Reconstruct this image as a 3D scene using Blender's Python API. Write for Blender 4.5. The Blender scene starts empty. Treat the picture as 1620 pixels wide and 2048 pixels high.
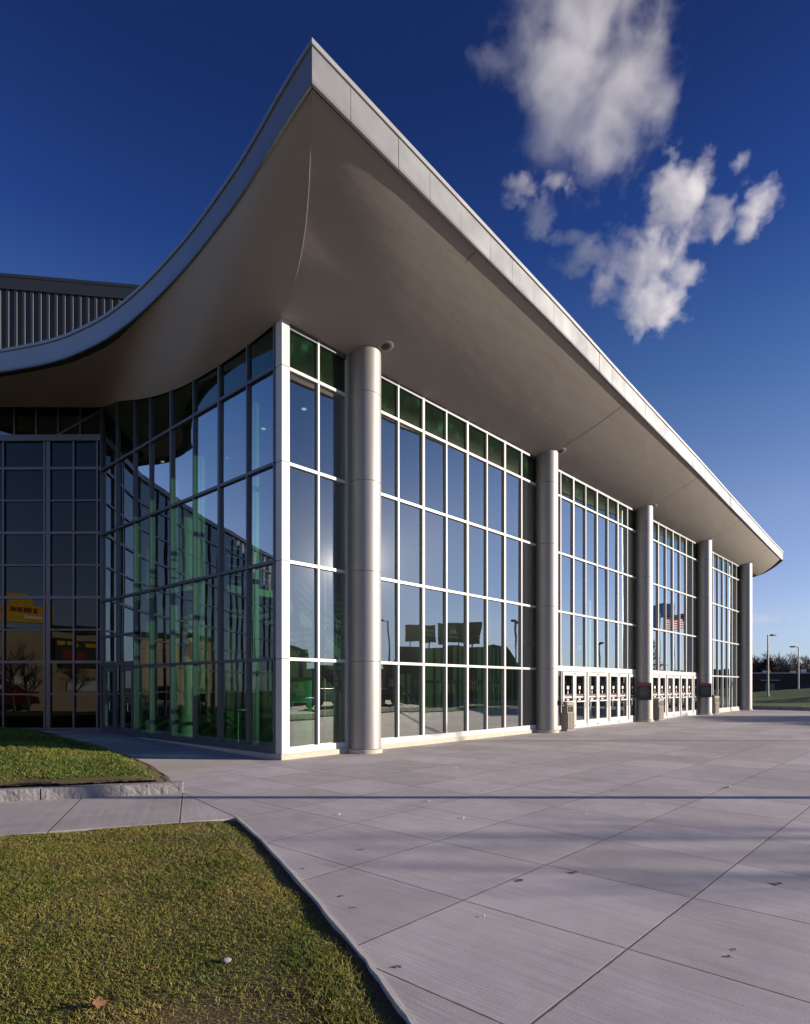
import bpy, bmesh, math, random
from mathutils import Vector, Matrix, noise
random.seed(7)
R = math.radians
S = bpy.context.scene
COL = S.collection
VX, VY, VZ = Vector((1,0,0)), Vector((0,1,0)), Vector((0,0,1))

# ------------------------------------------------------------------ helpers
def tag(o, label=None, cat=None, group=None, kind=None):
    if label: o['label'] = label
    if cat: o['category'] = cat
    if group: o['group'] = group
    if kind: o['kind'] = kind
    return o

def thing(name, label, cat, loc=(0,0,0), rz=0.0, group=None):
    o = bpy.data.objects.new(name, None); COL.objects.link(o)
    o.empty_display_size = .2
    o.location = loc; o.rotation_euler = (0,0,rz)
    return tag(o, label, cat, group)

def copy_tree(o, parent=None):
    c = o.copy(); COL.objects.link(c)
    if parent is not None: c.parent = parent
    for ch in list(o.children): copy_tree(ch, c)
    return c

class MB:
    """collects faces and links them as one mesh object"""
    def __init__(s): s.v=[]; s.f=[]; s.m=[]; s.mi=0
    def add(s, vs, fs):
        b=len(s.v); s.v += [tuple(p) for p in vs]
        for f in fs: s.f.append([i+b for i in f]); s.m.append(s.mi)
        return s
    def quad(s, a,b,c,d): return s.add([a,b,c,d],[(0,1,2,3)])
    def obox(s, o, a, n, s0,s1,d0,d1,z0,z1):
        """box in a wall's own frame: o origin, a along, n outward"""
        o=Vector(o); P=[]
        for z in (z0,z1):
            for (q,d) in ((s0,d0),(s1,d0),(s1,d1),(s0,d1)):
                P.append(o+a*q+n*d+VZ*z)
        return s.add(P,[(3,2,1,0),(4,5,6,7),(0,1,5,4),(1,2,6,5),(2,3,7,6),(3,0,4,7)])
    def box(s, x0,x1,y0,y1,z0,z1): return s.obox((0,0,0),VX,VY,x0,x1,y0,y1,z0,z1)
    def bar(s, p0,p1,w,h):
        p0,p1=Vector(p0),Vector(p1); d=(p1-p0).normalized()
        up=VZ if abs(d.z)<.95 else VX
        a=d.cross(up).normalized(); b=a.cross(d).normalized()
        P=[]
        for p in (p0,p1):
            for (i,j) in ((-1,-1),(1,-1),(1,1),(-1,1)): P.append(p+a*(i*w/2)+b*(j*h/2))
        return s.add(P,[(3,2,1,0),(4,5,6,7),(0,1,5,4),(1,2,6,5),(2,3,7,6),(3,0,4,7)])
    def prism(s, poly, z0, z1, top=True, bottom=True):
        n=len(poly)
        P=[(p[0],p[1],z0) for p in poly]+[(p[0],p[1],z1) for p in poly]
        F=[(i,(i+1)%n,n+(i+1)%n,n+i) for i in range(n)]
        if top: F.append(tuple(range(n,2*n)))
        if bottom: F.append(tuple(range(n-1,-1,-1)))
        return s.add(P,F)
    def cyl(s, c, r0, r1, z0, z1, n=24, caps=True):
        P=[(c[0]+r0*math.cos(2*math.pi*i/n),c[1]+r0*math.sin(2*math.pi*i/n),z0) for i in range(n)]
        P+=[(c[0]+r1*math.cos(2*math.pi*i/n),c[1]+r1*math.sin(2*math.pi*i/n),z1) for i in range(n)]
        F=[(i,(i+1)%n,n+(i+1)%n,n+i) for i in range(n)]
        if caps: F+=[tuple(range(n,2*n)),tuple(range(n-1,-1,-1))]
        return s.add(P,F)
    def lathe(s, c, prof, n=32):
        P=[];F=[]
        for (r,z) in prof:
            P+=[(c[0]+r*math.cos(2*math.pi*i/n),c[1]+r*math.sin(2*math.pi*i/n),c[2]+z) for i in range(n)]
        for k in range(len(prof)-1):
            for i in range(n):
                F.append((k*n+i,k*n+(i+1)%n,(k+1)*n+(i+1)%n,(k+1)*n+i))
        return s.add(P,F)
    def tube(s, pts, rad, n=8):
        pts=[Vector(p) for p in pts]; P=[];F=[]
        for i,p in enumerate(pts):
            d=(pts[min(i+1,len(pts)-1)]-pts[max(i-1,0)]).normalized()
            up=VZ if abs(d.z)<.9 else VX
            a=d.cross(up).normalized(); b=a.cross(d).normalized()
            r=rad[i] if isinstance(rad,(list,tuple)) else rad
            for k in range(n):
                t=2*math.pi*k/n; P.append(p+a*(r*math.cos(t))+b*(r*math.sin(t)))
        for i in range(len(pts)-1):
            for k in range(n): F.append((i*n+k,i*n+(k+1)%n,(i+1)*n+(k+1)%n,(i+1)*n+k))
        F.append(tuple(range(n-1,-1,-1))); F.append(tuple(range((len(pts)-1)*n,len(pts)*n)))
        return s.add(P,F)
    def build(s, name, mats, parent=None, smooth=False, bevel=0, recalc=False, sharp=None):
        me=bpy.data.meshes.new(name); me.from_pydata(s.v,[],s.f); me.update()
        if not isinstance(mats,(list,tuple)): mats=[mats]
        for m in mats: me.materials.append(m)
        if len(mats)>1: me.polygons.foreach_set('material_index', s.m)
        if recalc:
            bm=bmesh.new(); bm.from_mesh(me); bmesh.ops.recalc_face_normals(bm,faces=bm.faces); bm.to_mesh(me); bm.free()
        o=bpy.data.objects.new(name,me); COL.objects.link(o)
        if smooth:
            for p in me.polygons: p.use_smooth=True
            if sharp is not None: me.set_sharp_from_angle(angle=R(sharp))
        if bevel:
            b=o.modifiers.new('bevel','BEVEL'); b.width=bevel; b.segments=2; b.limit_method='ANGLE'; b.angle_limit=R(40)
        if parent is not None: o.parent=parent
        return o

def struct(name, mb, m, **k):
    return tag(mb.build(name, m, **k), kind='structure')

# ------------------------------------------------------------------ materials
class NT:
    def __init__(s, name):
        s.mat=bpy.data.materials.new(name); s.mat.use_nodes=True
        s.t=s.mat.node_tree; s.t.nodes.clear()
        s.out=s.n('ShaderNodeOutputMaterial')
    def n(s, ty, props=None, **ins):
        x=s.t.nodes.new(ty)
        for k,v in (props or {}).items(): setattr(x,k,v)
        for k,v in ins.items(): s.set(x,k,v)
        return x
    def set(s,x,k,v):
        key=int(k[1:]) if k[0]=='i' and k[1:].isdigit() else k.replace('_',' ')
        sock=x.inputs[key]
        if hasattr(v,'is_output') : s.t.links.new(v,sock)
        elif hasattr(v,'outputs'): s.t.links.new(v.outputs[0],sock)
        else: sock.default_value=v
    def math(s,op,a,b=0.0,c=0.0,clamp=False):
        return s.n('ShaderNodeMath',{'operation':op,'use_clamp':clamp},i0=a,i1=b,i2=c).outputs[0]
    def mix(s,f,a,b,bt='MIX'):
        x=s.n('ShaderNodeMix',{'data_type':'RGBA','blend_type':bt,'clamp_factor':True})
        s.set(x,'i0',f); s.set(x,'i6',a); s.set(x,'i7',b)
        return x.outputs[2]
    def ramp(s,f,stops,interp='LINEAR'):
        x=s.n('ShaderNodeValToRGB'); s.set(x,'i0',f); e=x.color_ramp.elements; x.color_ramp.interpolation=interp
        while len(e)<len(stops): e.new(.5)
        for i,(p,c) in enumerate(stops):
            e[i].position=p; e[i].color=c if isinstance(c,tuple) else (c,c,c,1)
        return x.outputs[0]
    def coord(s,which='Object'): return s.n('ShaderNodeTexCoord').outputs[which]
    def pos(s): return s.n('ShaderNodeNewGeometry').outputs['Position']
    def map(s,v,scale=(1,1,1),rot=(0,0,0),loc=(0,0,0)):
        return s.n('ShaderNodeMapping',Vector=v,Scale=scale,Rotation=rot,Location=loc).outputs[0]
    def noise(s,v,scale=1.0,detail=4.0,rough=.55,dist=0.0):
        return s.n('ShaderNodeTexNoise',Vector=v,Scale=scale,Detail=detail,Roughness=rough,Distortion=dist).outputs[0]
    def bump(s,h,strength=.2,dist=.02,normal=None):
        b=s.n('ShaderNodeBump',Height=h,Strength=strength,Distance=dist)
        if normal is not None: s.set(b,'Normal',normal)
        return b.outputs[0]
    def bsdf(s,**k):
        b=s.n('ShaderNodeBsdfPrincipled',**k); s.t.links.new(b.outputs[0],s.out.inputs[0]); return s.mat

def c3(r,g=None,b=None):
    if g is None: g=b=r
    return (r,g,b,1)

def simple(name, col, rough=.5, metal=0.0, var=.12, vscale=3.0, bump=0.0, bscale=40.0, bdist=.01, spec=.5, stretch=(1,1,1)):
    t=NT(name); p=t.pos(); p=t.map(p,stretch)
    n=t.noise(p,vscale,5,.6)
    f=t.math('MULTIPLY_ADD',n,2*var,1-var)
    colr=t.mix(1.0,col,t.n('ShaderNodeCombineColor',i0=f,i1=f,i2=f).outputs[0],'MULTIPLY')
    rr=t.math('MULTIPLY_ADD',t.noise(p,vscale*2.3,3),.16,rough-.08)
    k=dict(Base_Color=colr,Roughness=rr,Metallic=metal,Specular_IOR_Level=spec)
    if bump: k['Normal']=t.bump(t.noise(p,bscale,4,.6),bump,bdist)
    return t.bsdf(**k)

M={}
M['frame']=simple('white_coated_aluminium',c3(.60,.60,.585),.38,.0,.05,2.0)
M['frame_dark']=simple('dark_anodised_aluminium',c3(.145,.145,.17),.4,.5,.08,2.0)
M['gasket']=simple('black_gasket',c3(.015),.6)
M['column']=simple('satin_metal_column_cladding',c3(.32,.307,.30),.52,.55,.05,.8)
M['seam']=simple('dark_seam',c3(.045,.043,.04),.7)
M['fascia']=simple('zinc_fascia_panel',c3(.33,.34,.335),.36,.62,.05,.7)
M['coping']=simple('zinc_coping',c3(.34,.35,.36),.42,.5,.06,.8)
M['roof']=simple('grey_roof_membrane',c3(.25),.8)
M['trim']=simple('grey_light_trim',c3(.33,.31,.29),.6)
M['steel']=simple('brushed_steel',c3(.5),.35,.9)
M['black']=simple('black_metal',c3(.02),.45)
M['white_in']=simple('white_interior_paint',c3(.70,.70,.66),.6)
M['mezz']=simple('grey_mezzanine_edge',c3(.16,.16,.15),.6)
M['floor_in']=simple('dark_terrazzo',c3(.11,.11,.105),.25,0,.25,4)
M['wall_in']=simple('grey_interior_wall',c3(.13,.12,.105),.7,0,.2,.5)
M['wall_tan']=simple('tan_interior_wall',c3(.17,.15,.10),.7,0,.15,.5)
M['ceil_in']=simple('dark_ceiling',c3(.055,.055,.05),.8)
M['plinth']=simple('cream_concrete_plinth',c3(.52,.48,.38),.75,0,.25,6,.25,60)
M['soil']=simple('bare_soil',c3(.12,.07,.045),.95,0,.5,14,.8,40,.03)
M['binc']=simple('exposed_aggregate_concrete',c3(.50,.45,.38),.8,0,.22,30,.4,120,.006)
M['bin_lid']=simple('beige_bin_lid',c3(.52,.47,.41),.6)
M['brick']=simple('dark_brown_brick',c3(.055,.035,.028),.85,0,.3,1.2)
M['bark']=simple('brown_bark',c3(.10,.078,.072),.9,0,.3,2)
M['pine']=simple('dark_pine_needles',c3(.018,.028,.018),.8,0,.3,2)
M['pole']=simple('grey_galvanised_pole',c3(.30,.29,.28),.5,.4)
M['wood']=simple('weathered_wood_pole',c3(.20,.13,.09),.85,0,.3,3)
M['asphalt']=simple('asphalt',c3(.055,.055,.058),.85,0,.25,1.5,.3,80)
M['leaf']=simple('dry_brown_leaf',c3(.20,.10,.045),.8,0,.3,30)
M['paper']=simple('pale_scrap',c3(.62,.60,.56),.7)
M['red']=simple('red_print',c3(.30,.03,.025),.5)
M['navy']=simple('navy_flag_cloth',c3(.012,.02,.07),.8)
M['white']=simple('white_print',c3(.88),.5)
M['grey_txt']=simple('grey_print',c3(.16),.6)
M['board']=simple('black_board',c3(.022,.021,.024),.35)
M['atm']=simple('green_kiosk_plastic',c3(.03,.55,.22),.4)
M['atm_grey']=simple('pale_kiosk_panel',c3(.72,.78,.72),.45)
M['yellow']=simple('yellow_sign_face',c3(.80,.46,.03),.5)
M['tan']=simple('tan_stucco',c3(.46,.36,.25),.85)
M['dkgreen']=simple('dark_green_siding',c3(.035,.05,.04),.8)
M['shingle']=simple('dark_roof_shingle',c3(.03,.035,.032),.85)
M['bill']=simple('billboard_back',c3(.035,.06,.03),.8)
M['carred']=simple('red_car_paint',c3(.12,.010,.009),.25)
M['cargrey']=simple('silver_car_paint',c3(.35,.36,.37),.25,.6)
M['carblue']=simple('dark_car_paint',c3(.02,.03,.05),.2)
M['tyre']=simple('tyre_rubber',c3(.02),.8)

def glass_mat(name, tint, r0, gain, power, wob):
    t=NT(name)
    lw=t.n('ShaderNodeLayerWeight',Blend=.5)
    f=t.math('POWER',lw.outputs['Facing'],power)
    f=t.math('MULTIPLY_ADD',f,gain,r0,clamp=True)
    p=t.pos()
    nrm=t.bump(t.noise(p,.55,2,.4),wob,.03)
    tr=t.n('ShaderNodeBsdfTransparent',Color=tint)
    g=t.n('ShaderNodeBsdfGlossy',Color=c3(.93,.97,.96),Roughness=.0,Normal=nrm)
    g2=t.n('ShaderNodeBsdfGlossy',Color=c3(.93,.97,.96),Roughness=.13,Normal=nrm)
    g3=t.n('ShaderNodeBsdfGlossy',Color=c3(.93,.97,.96),Roughness=.29,Normal=nrm)
    gm=t.n('ShaderNodeMixShader',i0=.0022,i1=g,i2=g2)
    gm=t.n('ShaderNodeMixShader',i0=.0045,i1=gm,i2=g3)
    dirt=t.n('ShaderNodeBsdfDiffuse',Color=c3(.30,.34,.30))
    dm=t.math('MULTIPLY_ADD',t.noise(p,1.7,6,.65),.02,-.008,clamp=True)
    m1=t.n('ShaderNodeMixShader',i0=f,i1=tr,i2=gm)
    m2=t.n('ShaderNodeMixShader',i0=dm,i1=m1,i2=dirt)
    t.t.links.new(m2.outputs[0],t.out.inputs[0])
    return t.mat
M['glass']=glass_mat('green_tinted_glass',c3(.235,.425,.30),.165,1.08,1.7,.16)
M['glass_dark']=glass_mat('dark_wing_glass',c3(.12,.18,.15),.040,.50,2.3,.14)
t=NT('dark_green_spandrel_glass'); p=t.pos()
lw=t.n('ShaderNodeLayerWeight',Blend=.5); f_=t.math('MULTIPLY_ADD',t.math('POWER',lw.outputs['Facing'],2.3),.75,.045,clamp=True)
nz=t.noise(p,2.2,6,.65)
d_=t.n('ShaderNodeBsdfDiffuse',Color=t.ramp(nz,[(.35,c3(.0025,.007,.003)),(.58,c3(.005,.016,.007)),(.75,c3(.02,.075,.038))]))
g_=t.n('ShaderNodeBsdfGlossy',Color=c3(.85,.97,.90),Roughness=.0,Normal=t.bump(t.noise(p,.55,2,.4),.12,.03))
m_=t.n('ShaderNodeMixShader',i0=f_,i1=d_,i2=g_); t.t.links.new(m_.outputs[0],t.out.inputs[0]); M['spandrel']=t.mat
M['door_glass']=glass_mat('door_glass',c3(.30,.36,.33),.07,.85,2.2,.05)

# soffit plaster: streaky skim coat that only low light reveals
t=NT('soffit_plaster'); p=t.pos()
a=t.noise(t.map(p,(.28,.8,1.0),(0,0,R(16))),1.0,4,.5,.2)
b=t.noise(t.map(p,(.9,2.2,1.0),(0,0,R(12))),1.6,5,.6)
h=t.math('ADD',t.math('MULTIPLY',a,1.0),t.math('MULTIPLY',b,.25))
n1=t.bump(h,.17,.10); n2=t.bump(t.noise(p,60,3,.6),.15,.004,n1)
st=t.noise(t.map(p,(.6,.6,.6)),.8,5,.6)
M['soffit']=t.bsdf(Base_Color=t.mix(st,c3(.37,.335,.30),c3(.44,.40,.36)),Roughness=.9,Specular_IOR_Level=.15,Normal=n2)

# plaza concrete: sawn joint grid, broom finish, stains
def concrete(name, col, u0, du, v0, dv, jw, rot=0.0, grid=True):
    t=NT(name); p=t.pos(); p=t.map(p,rot=(0,0,rot)) if rot else p
    sp=t.n('ShaderNodeSeparateXYZ',Vector=p); x,y=sp.outputs[0],sp.outputs[1]
    broom=t.noise(t.map(p,(60,1.3,1)),1.0,3,.6)
    broom2=t.noise(t.map(p,(14,.5,1)),1.0,3,.6)
    stain=t.noise(p,.55,6,.62,.6); blot=t.noise(p,2.6,5,.6); fine=t.noise(p,160,2,.5)
    f=t.math('MULTIPLY_ADD',stain,.60,.66)
    spot=t.math('MULTIPLY',t.math('SUBTRACT',t.noise(p,7.0,3,.75),.66),5.0,clamp=True)
    f=t.math('SUBTRACT',f,t.math('MULTIPLY',spot,.16))
    f=t.math('ADD',f,t.math('MULTIPLY_ADD',blot,.36,-.18))
    f=t.math('ADD',f,t.math('MULTIPLY_ADD',broom2,.34,-.17))
    f=t.math('ADD',f,t.math('MULTIPLY_ADD',broom,.34,-.17))
    f=t.math('ADD',f,t.math('MULTIPLY_ADD',fine,.34,-.17))
    if grid:
        wob=t.math('MULTIPLY_ADD',t.noise(p,6.0,3,.6),.008,-.004)
        gx=t.math('DIVIDE',t.math('ADD',t.math('SUBTRACT',x,u0),wob),du)
        gy=t.math('DIVIDE',t.math('ADD',t.math('SUBTRACT',y,v0),wob),dv)
        cell=t.n('ShaderNodeTexWhiteNoise',{'noise_dimensions':'2D'},Vector=t.n('ShaderNodeCombineXYZ',i0=t.math('FLOOR',gx),i1=t.math('FLOOR',gy)))
        f=t.math('MULTIPLY',f,t.math('MULTIPLY_ADD',cell.outputs[0],.22,.89))
        def jd(g,d,w):
            fr=t.math('FRACT',g); q=t.math('MINIMUM',fr,t.math('SUBTRACT',1.0,fr)); q=t.math('MULTIPLY',q,d)
            return t.math('SUBTRACT',1.0,t.math('DIVIDE',q,w,clamp=True),clamp=True)
        rag=t.math('MULTIPLY_ADD',t.noise(p,9,4,.7),jw*1.6,jw*.25)
        j=t.math('MAXIMUM',jd(gx,du,rag),t.math('MULTIPLY',jd(gy,dv,rag),.95))
        j=t.math('MULTIPLY',j,2.2,clamp=True)
    colr=t.mix(1.0,col,t.n('ShaderNodeCombineColor',i0=f,i1=f,i2=f).outputs[0],'MULTIPLY')
    h=t.math('ADD',t.math('MULTIPLY',broom,.5),t.math('MULTIPLY',fine,.6))
    if grid:
        colr=t.mix(t.math('MULTIPLY',j,.82),colr,c3(.10,.085,.07))
        h=t.math('SUBTRACT',h,t.math('MULTIPLY',j,.7))
    return t.bsdf(Base_Color=colr,Roughness=.85,Specular_IOR_Level=.3,Normal=t.bump(h,.8,.005))
M['plaza']=concrete('broomed_plaza_concrete',c3(.55,.508,.52),2.52,1.25,1.56,1.287,.0085)
M['walk']=concrete('pale_walk_concrete',c3(.55,.51,.475),0,1,0,1,.01,grid=False)
M['walk2']=concrete('grey_sidewalk_concrete',c3(.49,.455,.45),-.17,1.40,.0,50.0,.012,rot=R(28.5))
M['edge']=simple('concrete_edging',c3(.64,.61,.57),.8,0,.25,8,.3,60)

# granite
t=NT('split_granite'); p=t.pos()
n=t.noise(p,7,6,.65,.5); fine=t.noise(p,90,3,.6)
M['granite']=t.bsdf(Base_Color=t.mix(fine,c3(.20,.19,.19),c3(.40,.385,.385)),Roughness=.85,
    Normal=t.bump(t.noise(p,38,4,.6),.7,.01,t.bump(n,.6,.035)))

# grass
def grass_mat(name, g1,g2,g3):
    t=NT(name); p=t.pos()
    rnd=t.n('ShaderNodeNewGeometry').outputs['Random Per Island']
    big=t.noise(p,1.1,5,.62,.5); mid=t.noise(p,4.5,4,.6)
    f=t.math('ADD',t.math('MULTIPLY',big,.9),t.math('MULTIPLY_ADD',mid,.5,-.25))
    f=t.math('ADD',f,t.math('MULTIPLY_ADD',rnd,.55,-.275))
    c=t.ramp(f,[(.22,g1),(.5,g2),(.78,g3)])
    return t.bsdf(Base_Color=c,Roughness=.55,Specular_IOR_Level=.25,Subsurface_Weight=0.0)
M['grass']=grass_mat('winter_lawn_grass',c3(.105,.155,.022),c3(.25,.235,.045),c3(.36,.25,.10))
M['grass2']=grass_mat('green_lawn_grass',c3(.055,.12,.016),c3(.125,.17,.028),c3(.24,.20,.05))
t=NT('thatch_turf'); p=t.pos()
f=t.math('ADD',t.noise(p,1.1,5,.62,.5),t.math('MULTIPLY_ADD',t.noise(p,22,4,.7),.5,-.25))
M['turf']=t.bsdf(Base_Color=t.ramp(f,[(.25,c3(.075,.085,.022)),(.5,c3(.14,.11,.04)),(.8,c3(.15,.095,.05))]),Roughness=.95,
    Normal=t.bump(t.noise(p,55,4,.6),.8,.02))
t=NT('mown_bank_grass'); p=t.pos()
f=t.math('ADD',t.noise(p,.35,6,.65),t.math('MULTIPLY_ADD',t.noise(p,6,4,.7),.5,-.25))
M['bank']=t.bsdf(Base_Color=t.ramp(f,[(.25,c3(.045,.10,.012)),(.55,c3(.085,.14,.022)),(.85,c3(.15,.15,.035))]),Roughness=.95,
    Normal=t.bump(t.noise(p,9,5,.7),1.0,.12))

def emit(name,col,s):
    t=NT(name); e=t.n('ShaderNodeEmission',Color=col,Strength=s); t.t.links.new(e.outputs[0],t.out.inputs[0]); return t.mat
M['lamp']=emit('lit_downlight',c3(1,.9,.7),1.0)

# ------------------------------------------------------------------ camera frame (world: +X along the facade, +Y into the building)
EYE=1.65; C_,S_=.7378,.6750
cam=bpy.data.cameras.new('camera'); co=bpy.data.objects.new('camera',cam); COL.objects.link(co)
co.location=(0,0,EYE); co.rotation_euler=(R(90),0,-math.atan2(C_,S_))
cam.sensor_fit='HORIZONTAL'; cam.sensor_width=36; cam.lens=36*1222/1620
cam.shift_y=(1372-1024)/1620; cam.clip_end=8000; cam.clip_start=.05
S.camera=co
def cw(x,z): return (z*C_+x*S_, z*S_-x*C_)     # camera right / depth -> world x, y
def mw(px,Z):                                  # where a thing mirrored in the facade stands
    u,v=cw((px-810)/1222*Z,Z); return (u,2*11.28-v)

# ------------------------------------------------------------------ light
SUN_EL=11.2
sd=Vector((S_-.002*C_, -C_-.002*S_,0)).normalized()          # towards the sun, horizontal
sv=Vector((sd.x*math.cos(R(SUN_EL)),sd.y*math.cos(R(SUN_EL)),math.sin(R(SUN_EL))))
sl=bpy.data.lights.new('sun','SUN'); sl.energy=5.0; sl.angle=R(.5); sl.color=(1.0,.86,.70)
so=bpy.data.objects.new('sun',sl); COL.objects.link(so); so.rotation_euler=sv.to_track_quat('Z','Y').to_euler()
W=bpy.data.worlds.new('World'); S.world=W; W.use_nodes=True
nt=W.node_tree; nt.nodes.clear()
sky=nt.nodes.new('ShaderNodeTexSky'); sky.sky_type='NISHITA'; sky.sun_disc=False
sky.sun_elevation=R(SUN_EL); sky.sun_rotation=math.atan2(sd.x,sd.y)
sky.altitude=0; sky.air_density=1.0; sky.dust_density=0.0; sky.ozone_density=6.0
bg=nt.nodes.new('ShaderNodeBackground'); bg.inputs[1].default_value=.13
wo=nt.nodes.new('ShaderNodeOutputWorld')
# the clear polarised winter sky: the Nishita colours deepened with height above the horizon
tc=nt.nodes.new('ShaderNodeTexCoord'); sx=nt.nodes.new('ShaderNodeSeparateXYZ'); cr_=nt.nodes.new('ShaderNodeValToRGB')
nt.links.new(tc.outputs['Generated'],sx.inputs[0]); nt.links.new(sx.outputs[2],cr_.inputs[0])
el=cr_.color_ramp.elements
while len(el)<8: el.new(.5)
for e_,(z_,c_) in zip(el,[(0,(.30,.30,.40)),(.035,(.42,.335,.375)),(.10,(.67,.37,.34)),(.25,(.70,.36,.31)),(.42,(.34,.255,.27)),(.57,(.135,.135,.225)),(.70,(.095,.09,.158)),(1,(.09,.085,.14))]):
    e_.position=z_; e_.color=(*c_,1)
mx=nt.nodes.new('ShaderNodeMix'); mx.data_type='RGBA'; mx.blend_type='MULTIPLY'; mx.inputs[0].default_value=1
sc_=nt.nodes.new('ShaderNodeVectorMath'); sc_.operation='SCALE'; sc_.inputs['Scale'].default_value=2.5
nt.links.new(sky.outputs[0],mx.inputs[6]); nt.links.new(cr_.outputs[0],mx.inputs[7]); nt.links.new(mx.outputs[2],sc_.inputs[0])
nt.links.new(sc_.outputs[0],bg.inputs[0]); nt.links.new(bg.outputs[0],wo.inputs[0])
vs=S.view_settings; S.display_settings.display_device='sRGB'
vs.view_transform='Standard'; vs.look='None'; vs.gamma=1; vs.exposure=0.6; vs.use_curve_mapping=False

# ------------------------------------------------------------------ the ground
LAWN=[(4.23,6.71),(3.81,5.57),(3.39,4.55),(3.05,3.75),(2.77,3.13),(2.56,2.65),(2.36,2.24),(2.23,1.98),(1.98,1.45),(1.62,.75),(1.2,0.0),(.6,-1.2)]
LAWN_FAR=(-8.0,13.1)
KERB_R=(4.66,8.93); KERB_L=(-6.0,15.1)
BED=[(4.60,9.02),(5.15,10.35),(5.7,12.2),(6.15,14.6),(6.5,17.3),(6.85,22.6)]
WING=[(8.2,21.2),(5.7,24.0),(2.6,26.4),(-.7,28.7),(-4.6,31.4),(-9.0,34.0),(-14.0,36.4)]
VG=11.28; UG=8.2

g=MB(); g.quad((-400,-400,-1.35),(900,-400,-1.35),(900,700,-1.35),(-400,700,-1.35)); struct('ground',g,M['turf'])
# plaza slab, one sheet with a real edge where it meets the lawn
plaza=LAWN[::-1]+[KERB_R]+[(5.15,10.35),(8.2,11.5),(8.6,12.6),(49.2,12.6)]+[(48.6,11.9),(48.6,-3.2),(34,-3.4),(19,-2.2),(8,-3.0),(.6,-2.6)]
g=MB(); g.prism(plaza,-.35,0.0,bottom=False); struct('plaza',g,M['plaza'])
# sidewalk
sw=[LAWN_FAR,LAWN[0],KERB_R,KERB_L]
g=MB(); g.prism(sw,-.35,-.003,bottom=False); struct('sidewalk',g,M['walk2'])
# walkway to the side doors, rising to the wing
g=MB(); L=[(5.15,10.35),(5.7,12.2),(6.15,14.6),(6.5,17.3),(6.85,22.9)]; Rr=[(8.2,11.5),(8.2,12.4),(8.2,14.6),(8.2,17.3),(8.2,22.9)]
zz=lambda y: -.002+.15*max(0,min(1,(y-11.5)/9.5))
for i in range(4):
    g.quad((*L[i],zz(L[i][1])),(*Rr[i],zz(Rr[i][1])),(*Rr[i+1],zz(Rr[i+1][1])),(*L[i+1],zz(L[i+1][1])))
struct('walkway',g,M['walk'])
# edging strip along the lower lawn
def strip(pts,w,z0,z1):
    pts=[Vector((p[0],p[1],0)) for p in pts]; L=[];Rr=[]
    for i,p in enumerate(pts):
        d=(pts[min(i+1,len(pts)-1)]-pts[max(i-1,0)]).normalized(); n=Vector((-d.y,d.x,0))
        L.append(p+n*w/2); Rr.append(p-n*w/2)
    g=MB()
    for i in range(len(pts)-1):
        a,b,c,d=L[i],L[i+1],Rr[i+1],Rr[i]
        g.add([(*q.xy,z1) for q in (a,b,c,d)]+[(*q.xy,z0) for q in (a,b,c,d)],[(3,2,1,0),(0,1,5,4),(2,3,7,6),(1,2,6,5),(3,0,4,7)])
    return g
fine=[]
for i in range(len(LAWN)-1):
    for k in range(4):
        q=k/4; x=LAWN[i][0]*(1-q)+LAWN[i+1][0]*q; y=LAWN[i][1]*(1-q)+LAWN[i+1][1]*q
        fine.append((x+random.uniform(-.006,.006),y))
ed=strip(fine,.028,-.3,.007).build('lawn_edging',M['edge'],recalc=True)
tag(ed,'thin pale concrete edging strip curving between the lower lawn and the plaza','edging')

# ------------------------------------------------------------------ lawns
def inpoly(x,y,P):
    c=False; j=len(P)-1
    for i in range(len(P)):
        if (P[i][1]>y)!=(P[j][1]>y) and x<(P[j][0]-P[i][0])*(y-P[i][1])/(P[j][1]-P[i][1])+P[i][0]: c=not c
        j=i
    return c
def dseg(x,y,P,closed=False):
    best=9e9
    for i in range(len(P)-1):
        ax,ay=P[i];bx,by=P[i+1]; dx,dy=bx-ax,by-ay
        q=max(0,min(1,((x-ax)*dx+(y-ay)*dy)/(dx*dx+dy*dy+1e-12)))
        best=min(best,math.hypot(x-ax-q*dx,y-ay-q*dy))
    return best
def clampz(d,w): return max(0,min(1,d/w))
LOW=[LAWN_FAR]+LAWN+[(-8,-3)]
def zlow(x,y):
    d=dseg(x,y,LAWN); e=dseg(x,y,[LAWN_FAR,LAWN[0]])
    return -.04+.036*clampz(d,.3)*clampz(e+.25,.5)+.018*noise.noise((x*1.7,y*1.7,0))
UP=[(-5.92,15.24),(4.56,9.16)]+BED[1:]+WING[1:]
def zup(x,y):
    d=dseg(x,y,BED); e=dseg(x,y,[KERB_L,KERB_R])
    return .02+.135*clampz(d,.45)*1.0+.16*clampz(e-.6,6)*clampz(d-.2,1.5)+.02*noise.noise((x*1.3,y*1.3,3)) if e>.25 or d>.6 else .105+.042*clampz(d,.2)
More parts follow.
